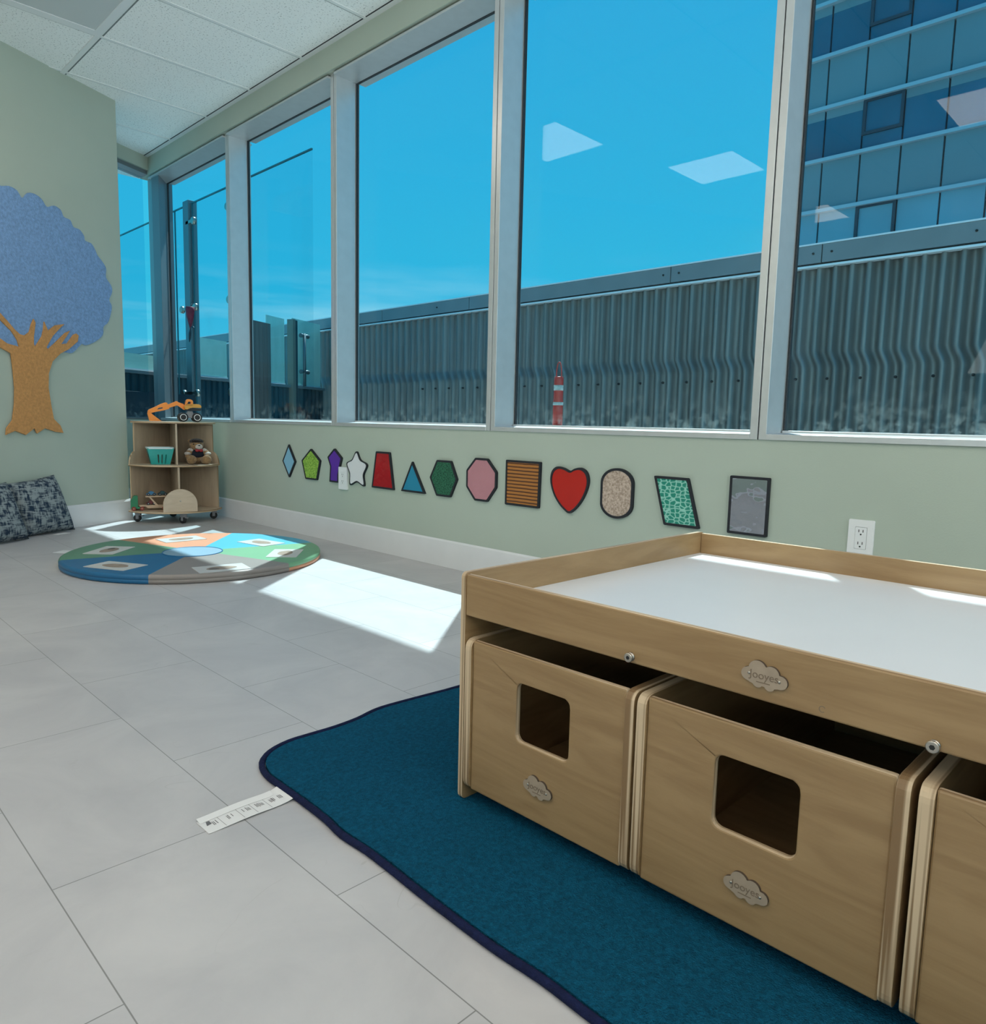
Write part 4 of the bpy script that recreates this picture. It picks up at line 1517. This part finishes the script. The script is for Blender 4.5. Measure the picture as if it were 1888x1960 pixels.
bb(b, (-0.004, 0.145, 0.004), (0.042, 0.020, 0.036))
b.build('dark_cap', M['furd'], be)
for s_ in (-1, 1):
    b = MB()
    bb(b, (-0.004 + 0.020 * s_, 0.129, 0.036), (0.0045, 0.0045, 0.004))
    b.build('eye', M['black'], be)
b = MB()
for s_ in (-1, 1):
    bb(b, (0.006 + 0.011 * s_, 0.088, 0.041), (0.012, 0.010, 0.006))
bb(b, (0.006, 0.088, 0.044), (0.005, 0.006, 0.005))
b.build('bow_tie', M['redc'], be)

# ------------------------------------------------------------------ wooden car carrier and its cars
ZB = 0.0825
M['greenw'] = mat('green_painted_wood', (0.012, 0.20, 0.085), 0.4)
M['beech'] = mat('beech', (0.58, 0.42, 0.29), 0.5, var=0.08, scale=14, stretch=(1, 1, 6))
M['redw'] = mat('red_painted_wood', (0.26, 0.035, 0.02), 0.4)


def f_tr(u, v, w_):
    return f_sh(-0.288 + u, 0.312 + w_, ZB + 0.0004 + v)


tr = thing('car_carrier_truck', f_tr(0.1, 0, 0), 'wooden toy car carrier with green cab, on the bottom of the toy shelf', 'toy truck')
b = MB()
b.prism(rounded([(0.000, 0.012), (0.062, 0.012), (0.062, 0.024), (0.044, 0.024), (0.044, 0.100), (0.022, 0.100), (0.002, 0.066)], 0.003), -0.022, 0.022, f_tr)
o = b.build('cab', M['greenw'], tr, bevel=0.002)
for u in (0.018, 0.068, 0.205, 0.232):
    for w_ in (-0.026, 0.026):
        fr = (lambda u, w_: lambda p, q, r: f_tr(u + p, 0.0135 + q, w_ + r))(u, w_)
        o = MB().lathe([(0.0125, -0.004), (0.0135, -0.003), (0.0135, 0.003), (0.0125, 0.004)], 18, fr).build('wheel', M['redw'], tr)
        MB().lathe([(0.004, 0.0042), (0.003, 0.0055)], 10, fr).build('hub_cap', M['beech'], o)
b = MB()
b.prism(rounded([(0.050, 0.036), (0.056, 0.026), (0.092, 0.026), (0.104, 0.014), (0.255, 0.014), (0.255, 0.032), (0.15, 0.034)], 0.002), -0.022, 0.022, f_tr)
b.build('trailer_bed', M['beech'], tr, bevel=0.001)
b = MB()
b.prism([(0.092, 0.088), (0.255, 0.088), (0.255, 0.096), (0.092, 0.096)], -0.022, 0.022, f_tr)
b.build('upper_deck', M['beech'], tr, bevel=0.001)
for w_ in (-0.025, 0.0222):
    MB().prism([(0.112, 0.090), (0.122, 0.090), (0.168, 0.034), (0.205, 0.032), (0.205, 0.020), (0.158, 0.024)], w_, w_ + 0.003, f_tr).build('strut', M['beech'], tr)


def toy_car(u, v, color, nm, label):
    t = thing('toy_car', f_tr(u, v, 0), label, 'toy car', 'wooden toy cars on the carrier')
    fr = lambda p, q, r: f_tr(u + p, v + 0.0004 + q, r)
    b = MB()
    b.prism(rounded([(-0.030, 0.006), (0.030, 0.006), (0.031, 0.014), (0.020, 0.018), (0.010, 0.030), (-0.008, 0.031), (-0.018, 0.019), (-0.030, 0.015)], 0.004), -0.013, 0.013, fr)
    b.build('body', color, t, bevel=0.002)
    for p in (-0.017, 0.017):
        for r in (-0.0155, 0.0155):
            f2 = (lambda p, r: lambda a, c, d: fr(p + a, 0.009 + c, r + d))(p, r)
            o = MB().lathe([(0.009, -0.0022), (0.009, 0.0022)], 14, f2).build('wheel', M['black'], t)
            MB().lathe([(0.0028, 0.0023), (0.002, 0.0032)], 8, f2).build('hub_cap', M['white'], o)


toy_car(0.128, 0.0966, mat('blue_painted', (0.03, 0.17, 0.34), 0.35), 'blue', 'small blue wooden car at the front of the carrier upper deck')
toy_car(0.198, 0.0966, mat('dark_teal_painted', (0.012, 0.06, 0.07), 0.35), 'teal', 'small dark teal wooden car behind the blue one on the carrier')
toy_car(0.125, 0.0344, mat('maroon_painted', (0.13, 0.012, 0.012), 0.35), 'red', 'small dark red wooden car on the lower deck of the carrier')
# ------------------------------------------------------------------ outside: roof overhang above the windows
M['concrete'] = mat('concrete', (0.42, 0.43, 0.42), 0.8, var=0.08, scale=4)
o = MB().box((2.60, -4.0, 3.60), (3.226, 7.6, 3.75)).build('trim_3', M['concrete'])
struct(o, 'roof overhang above the windows outside', 'roof overhang')
o = MB().box((2.60, -4.0, 0.60), (2.95, 6.4, 0.7155)).build('trim_4', M['concrete'])
struct(o, 'outside window ledge', 'ledge')
o = MB().box((2.95, -12.0, -0.3), (40.0, 40.0, -0.15)).build('outdoor_ground', mat('pale_paving', (0.45, 0.44, 0.42), 0.9, var=0.15, scale=2))
struct(o, 'ground outside the building', 'ground')

# red canister on the ledge
RC = (2.75, 2.297)
t = thing('red_canister', (RC[0], RC[1], 0.7158), 'red cylindrical canister with wire loop standing on the ledge outside the glass', 'canister')
M['redm'] = mat('red_metal', (0.50, 0.045, 0.035), 0.3, var=0.1, scale=20)
fr = lambda u, v, w_: (RC[0] + u, RC[1] + v, 0.716 + w_)
MB().lathe([(0.022, 0.0), (0.024, 0.004), (0.024, 0.118), (0.0225, 0.121), (0.0225, 0.215), (0.021, 0.228), (0.019, 0.230)], 24, fr).build('body', M['redm'], t)
M['bandc'] = mat('pale_print', (0.42, 0.50, 0.50), 0.4, var=0.35, scale=45)
MB().lathe([(0.0232, 0.165), (0.0232, 0.190)], 24, fr).build('label_band', M['bandc'], t)
MB().lathe([(0.0246, 0.095), (0.0246, 0.110)], 24, fr).build('label_band', M['bandc'], t)
MB().tube([fr(0, 0.016 * math.cos(a), 0.228 + 0.070 * max(0.0, math.sin(a)) ** 0.8) for a in [PI * i / 16 for i in range(17)]], 0.0026, n=8).build('wire_loop', M['redm'], t)

# ------------------------------------------------------------------ corrugated building across the yard
M['corr'] = mat('weathered_corrugated', (0.23, 0.23, 0.225), 0.42, 0.55, var=0.22, scale=1.6, spec=0.5, stretch=(1, 6, 0.5))
M['fascia'] = mat('fascia_grey', (0.24, 0.265, 0.28), 0.5, 0.0, var=0.06, scale=4)
M['whitem'] = mat('white_metal_trim', (0.86, 0.88, 0.90), 0.45)
CX = 6.0
cb = thing('corrugated_building', (CX, 8.0, -0.15), 'long low building clad in grey corrugated metal, across the yard outside the windows', 'building')
PIT = 0.1225
Y0, Y1 = -2.0, 19.0


def corr_sheet(b, z0, z1, x, amp, phase, y0, y1, kink=None):
    n_ = int((y1 - y0) / PIT * 8)
    zs = [z0, z1] if kink is None else [z0, kink - 0.075, kink - 0.05, kink - 0.025, kink, kink + 0.025, kink + 0.05, kink + 0.075, z1]
    k0 = len(b.v)
    for i in range(n_ + 1):
        y = y0 + (y1 - y0) * i / n_
        for z in zs:
            ph = phase
            if kink is not None:
                q = min(max((z - kink + 0.075) / 0.15, 0), 1)
                ph += 0.42 * PIT * q * q * (3 - 2 * q)
            b.v.append(Vector((x - amp * (2 * (0.5 + 0.5 * math.cos(2 * PI * (y - ph) / PIT)) ** 1.4 - 1), y, z)))
    m_ = len(zs)
    for i in range(n_):
        for j in range(m_ - 1):
            b.face((k0 + i * m_ + j, k0 + i * m_ + j + 1, k0 + (i + 1) * m_ + j + 1, k0 + (i + 1) * m_ + j), 0, True)


b = MB()
corr_sheet(b, -0.15, 1.995, CX, 0.036, 2.470, Y0, Y1, 1.275)
b.build('corrugated_cladding', M['corr'], cb)
MB().box((CX + 0.05, Y0, -0.15), (CX + 4.0, Y1, 2.10)).build('wall_core', M['concrete'], cb)
seams = [Y0, 2.375, 3.706, 6.34, 7.992, 10.6, 13.2, 15.8, Y1]
for i in range(len(seams) - 1):
    b = MB().box((CX - 0.055, seams[i] + 0.004, 2.012), (CX + 0.05, seams[i + 1] - 0.004, 2.150))
    b.build('fascia_panel', M['fascia'], cb, bevel=0.003)
MB().box((CX - 0.066, Y0, 1.978), (CX + 0.0, Y1, 1.996)).build('drip_trim', M['whitem'], cb, bevel=0.003)
MB().box((CX - 0.035, Y0, 1.996), (CX + 0.05, Y1, 2.013)).build('shadow_gap', M['black'], cb)
MB().box((CX - 0.06, Y0, 2.150), (CX + 4.0, Y1, 2.162)).build('roof_cap', M['whitem'], cb)
y = 2.4705 - 0.245 * 6 + PIT / 2 * 0
scr = None
for k in range(26):
    yy = 2.517 + 0.245 * (k - 6)
    b = MB()
    fr = (lambda yy: lambda u, v, w_: (CX - 0.029 - w_, yy + u, 1.126 + v))(yy)
    b.lathe([(0.011, 0.0), (0.011, 0.012), (0.007, 0.014), (0.007, 0.024), (0.004, 0.026)], 10, fr)
    b.build('screw', M['black'], cb)
for yy in (2.30, 2.44, 3.62, 3.78, 1.35, 5.9, 6.9):
    MB().lathe([(0.009, 0.0), (0.008, 0.008), (0.003, 0.011)], 10, (lambda yy: lambda u, v, w_: (CX - 0.055 - w_, yy + u, 2.085 + v))(yy)).build('rivet', M['black'], cb)

# ------------------------------------------------------------------ office tower beyond
FX = 28.0
ot = thing('office_tower', (FX + 4, 0, -0.15), 'glass office tower rising behind the corrugated building on the right', 'building')
M['spandrel'] = mat('spandrel_glass', (0.13, 0.24, 0.28), 0.35, 0.0, var=0.06, scale=0.4, spec=0.3)
M['twin'] = mat('tower_window_glass', (0.014, 0.12, 0.20), 0.08, 0.0, var=0.25, scale=0.25, spec=0.35)
M['twlow'] = mat('tower_lower_glass', (0.13, 0.33, 0.42), 0.12, 0.0, var=0.12, scale=0.3, spec=0.35)
M['tframe'] = mat('tower_frame_dark', (0.01, 0.035, 0.055), 0.5)
M['tledge'] = mat('tower_ledge_metal', (0.34, 0.47, 0.53), 0.4, 0.2)
MB().box((FX + 0.15, -16.0, -0.15), (FX + 14.0, 12.45, 30.0)).build('core', M['tframe'], ot)
ZL = [5.10, 6.86, 8.62, 10.38, 12.145, 13.90, 15.68, 17.44, 19.20]
bays = [12.45] + [11.41 - 1.3 * k for k in range(0, 9)]
for j in range(len(ZL) - 1):
    is_win = (j % 2 == 1)
    for i in range(len(bays) - 1):
        ya, yb = bays[i + 1] + 0.03, bays[i] - 0.03
        za, zb = ZL[j] + 0.05, ZL[j + 1] - 0.05
        if not is_win:
            MB().box((FX, ya, za), (FX + 0.14, yb, zb)).build('spandrel_panel', M['spandrel'], ot)
        else:
            mt = M['twlow'] if j <= 1 else M['twin']
            o = MB().box((FX + 0.03, ya, za), (FX + 0.14, yb, zb)).build('window', mt, ot)
            if (i % 4) == 2:
                zc = za + (zb - za) * (0.30 if j > 1 else 0.02)
                b = MB()
                b.prism([(ya - 0.03, zc), (yb + 0.03, zc), (yb + 0.03, zb), (ya - 0.03, zb)], FX - 0.04, FX + 0.03, lambda u, v, w_: (w_, u, v),
                        holes=[[(ya + 0.07, zc + 0.10), (yb - 0.07, zc + 0.10), (yb - 0.07, zb - 0.08), (ya + 0.07, zb - 0.08)]])
                b.build('sash', M['tframe'], o)
            elif j > 1:
                b = MB().box((FX + 0.02, ya, zb - 0.30), (FX + 0.03, yb, zb))
                b.build('blind', M['spandrel'], o)
for z in ZL:
    MB().box((FX - 0.16, -16.0, z - 0.06), (FX + 0.14, 12.47, z + 0.06)).build('sill_ledge', M['tledge'], ot)

# ------------------------------------------------------------------ glass windscreen with steel posts, outside the far windows
M['screen'] = glass('screen_glass', (0.90, 0.965, 0.975), 0.02, 0.22)
M['edge'] = mat('glass_edge', (0.03, 0.16, 0.19), 0.25)
M['post'] = mat('post_steel', (0.19, 0.24, 0.26), 0.45, 0.5)
SX = 3.2
wsn = thing('glass_windscreen', (SX, 7.4, -0.15), 'clear glass windscreen with steel posts and clamps, outside the far window bays', 'windscreen')
for (ya, yb) in ((5.2, 6.36), (6.46, 7.36), (7.52, 7.775), (7.795, 7.97), (7.985, 9.6)):
    zl = 0.35 if yb < 9 else 1.36
    b = MB().box((SX - 0.006, ya, zl), (SX + 0.006, yb, 2.765))
    o = b.build('glass_panel', M['screen'], wsn)
    b = MB()
    b.box((SX - 0.0065, ya, 2.765), (SX + 0.0065, yb, 2.777))
    o2 = b.build('top_edge', M['edge'], o)
    MB().box((SX - 0.0065, yb - 0.006, zl), (SX + 0.0065, yb + 0.002, 2.765)).build('side_edge', M['edge'], o)
for (yc, zt) in ((7.44, 2.80), (6.41, 2.80)):
    b = MB().box((SX - 0.035, yc - 0.062, -0.15), (SX + 0.055, yc + 0.062, zt))
    o = b.build('post', M['post'], wsn, bevel=0.004)
    for zc in (2.59, 1.78, 0.95):
        for s_ in (-1, 1):
            if yc > 7 and s_ > 0 and zc > 2:
                continue
            b = MB()
            fr = (lambda yc, zc, s_: lambda u, v, w_: (SX - 0.02 - w_, yc + s_ * 0.155 + u, zc + v))(yc, zc, s_)
            b.lathe([(0.034, -0.012), (0.036, 0.0), (0.036, 0.014), (0.028, 0.022)], 20, fr)
            b.box((SX - 0.035, min(yc, yc + s_ * 0.15), zc - 0.014), (SX - 0.018, max(yc, yc + s_ * 0.15), zc + 0.014))
            b.build('clamp', M['steel'], o)
for zc in (2.44, 1.70):
    b = MB()
    b.tube([(SX - 0.05, 7.92, zc), (SX - 0.05, 7.80, zc)], [0.022, 0.014], n=12)
    b.box((SX - 0.05, 7.86, zc - 0.03), (SX + 0.0, 7.92, zc + 0.03))
    b.build('clamp', M['whitem'], wsn)
# red wind spinner hung from the post clamp
t = thing('wind_spinner', (SX - 0.03, 7.27, 1.70), 'red and dark hanging wind ornament on the windscreen post', 'wind ornament')
fr = lambda u, v, w_: (SX - 0.095 + u, 7.245 + v, 1.77 + w_)
b = MB().lathe([(0.006, -0.205), (0.018, -0.16), (0.034, -0.09), (0.040, -0.04), (0.040, -0.002)], 16, fr)
b.build('body', mat('maroon_cloth', (0.30, 0.02, 0.05), 0.6, var=0.3, scale=30), t)
b = MB()
b.tube([fr(0, 0.0, -0.20), fr(0, 0.012, -0.25), fr(0, 0.022, -0.30), fr(0, 0.03, -0.335)], [0.004, 0.013, 0.010, 0.002], n=8)
b.tube([fr(0, 0.0, -0.20), fr(0, -0.05, -0.195), fr(0, -0.09, -0.21)], [0.004, 0.011, 0.002], n=8)
b.tube([fr(0, 0, -0.01), fr(0.02, 0, 0.03)], 0.003, n=8)
b.build('tail', M['tframe'], t)

# ------------------------------------------------------------------ parapet with frosted glass, running from our corner to the corrugated building
M['frost'] = D.materials.new('frosted_glass')
M['frost'].use_nodes = True
n = M['frost'].node_tree
bs = n.nodes['Principled BSDF']
bs.inputs['Base Color'].default_value = (0.72, 0.95, 0.88, 1)
bs.inputs['Roughness'].default_value = 0.35
tr_ = n.nodes.new('ShaderNodeBsdfTransparent')
tr_.inputs['Color'].default_value = (0.80, 0.96, 0.93, 1)
mxs = n.nodes.new('ShaderNodeMixShader')
nz = n.nodes.new('ShaderNodeTexNoise')
nz.inputs['Scale'].default_value = 3
mrr = n.nodes.new('ShaderNodeMapRange')
mrr.inputs['To Min'].default_value = 0.52
mrr.inputs['To Max'].default_value = 0.75
n.links.new(nz.outputs['Fac'], mrr.inputs['Value'])
n.links.new(mrr.outputs[0], mxs.inputs['Fac'])
n.links.new(tr_.outputs[0], mxs.inputs[1])
n.links.new(bs.outputs[0], mxs.inputs[2])
n.links.new(mxs.outputs[0], n.nodes['Material Output'].inputs['Surface'])
PO = KC + TN * -1.2


def f_pa(u, v, w_):
    p = PO + TT * u + TN * w_
    return (p.x, p.y, v)


pw = thing('yard_parapet', f_pa(2.5, -0.15, 0), 'dark corrugated parapet topped with frosted glass panels, beyond the far window bays', 'parapet')
M['navyc'] = mat('dark_corrugated', (0.012, 0.05, 0.07), 0.5, var=0.3, scale=5, stretch=(8, 8, 0.4))
b = MB()
k0 = 0
n_ = 420
for i in range(n_ + 1):
    u = -0.6 + 5.05 * i / n_
    for z in (-0.15, 1.13):
        b.v.append(Vector(f_pa(u, z, 0.02 + 0.012 * math.cos(2 * PI * u / 0.098))))
for i in range(n_):
    b.face((2 * i, 2 * i + 1, 2 * i + 3, 2 * i + 2), 0, True)
b.build('cladding', M['navyc'], pw)
MB().box((-0.6, -0.15, -0.10), (4.45, 1.13, 0.0), frame=f_pa).build('core', M['tframe'], pw)
MB().box((-0.6, 1.13, -0.12), (4.45, 1.165, 0.05), frame=f_pa).build('coping', M['fascia'], pw, bevel=0.004)
for (ua, ub, zt) in ((-0.5, 1.45, 1.33), (1.96, 2.42, 1.60), (3.19, 3.58, 2.02), (3.76, 4.45, 2.06)):
    o = MB().box((ua, 1.172, -0.04), (ub, zt, -0.03), frame=f_pa).build('frosted_panel', M['frost'], pw)
    MB().box((ua, 1.1652, -0.05), (ub, 1.185, -0.02), frame=f_pa).build('bottom_rail', M['whitem'], o)
M['browncl'] = mat('brown_cladding', (0.16, 0.15, 0.14), 0.55, var=0.2, scale=6, stretch=(12, 12, 0.3))
b = MB()
for i in range(9):
    b.box((2.45 + 0.08 * i, -0.15, 0.03), (2.45 + 0.08 * i + 0.07, 1.90, 0.055), frame=f_pa)
b.box((2.44, -0.15, 0.0), (3.18, 1.90, 0.03), frame=f_pa)
b.build('brown_slats', M['browncl'], pw)
b = MB().box((3.60, -0.15, 0.0), (3.66, 2.02, 0.09), frame=f_pa)
b.build('tan_post', mat('tan_post', (0.27, 0.24, 0.19), 0.6), pw)
MB().box((3.66, -0.15, 0.0), (3.75, 2.02, 0.06), frame=f_pa).build('dark_post', M['tframe'], pw)
b = MB().tube([f_pa(3.91, 1.166, 0.06), f_pa(3.91, 1.87, 0.06)], 0.022, n=12)
o = b.build('rail_post', M['post'], pw)
for zc in (1.84, 1.36):
    for s_ in (-1, 1):
        MB().tube([f_pa(3.91, zc, 0.06), f_pa(3.91 + 0.05 * s_, zc, 0.06), f_pa(3.91 + 0.09 * s_, zc - 0.004, 0.06)], [0.012, 0.026, 0.030], n=10).build('clamp', M['post'], o)
# dark planter box in front of the end window
t = thing('planter_box', f_pa(1.0, -0.15, 0.3), 'dark navy planter box outside the end window', 'planter')
b = MB()
b.prism([(-0.2, 0.30), (1.12, 0.30), (1.12, 0.62), (-0.2, 0.62)], -0.15, 0.93, lambda u, v, w_: f_pa(u, w_, v), holes=[])
b.build('box', mat('navy_metal', (0.008, 0.03, 0.05), 0.5), t, bevel=0.006)
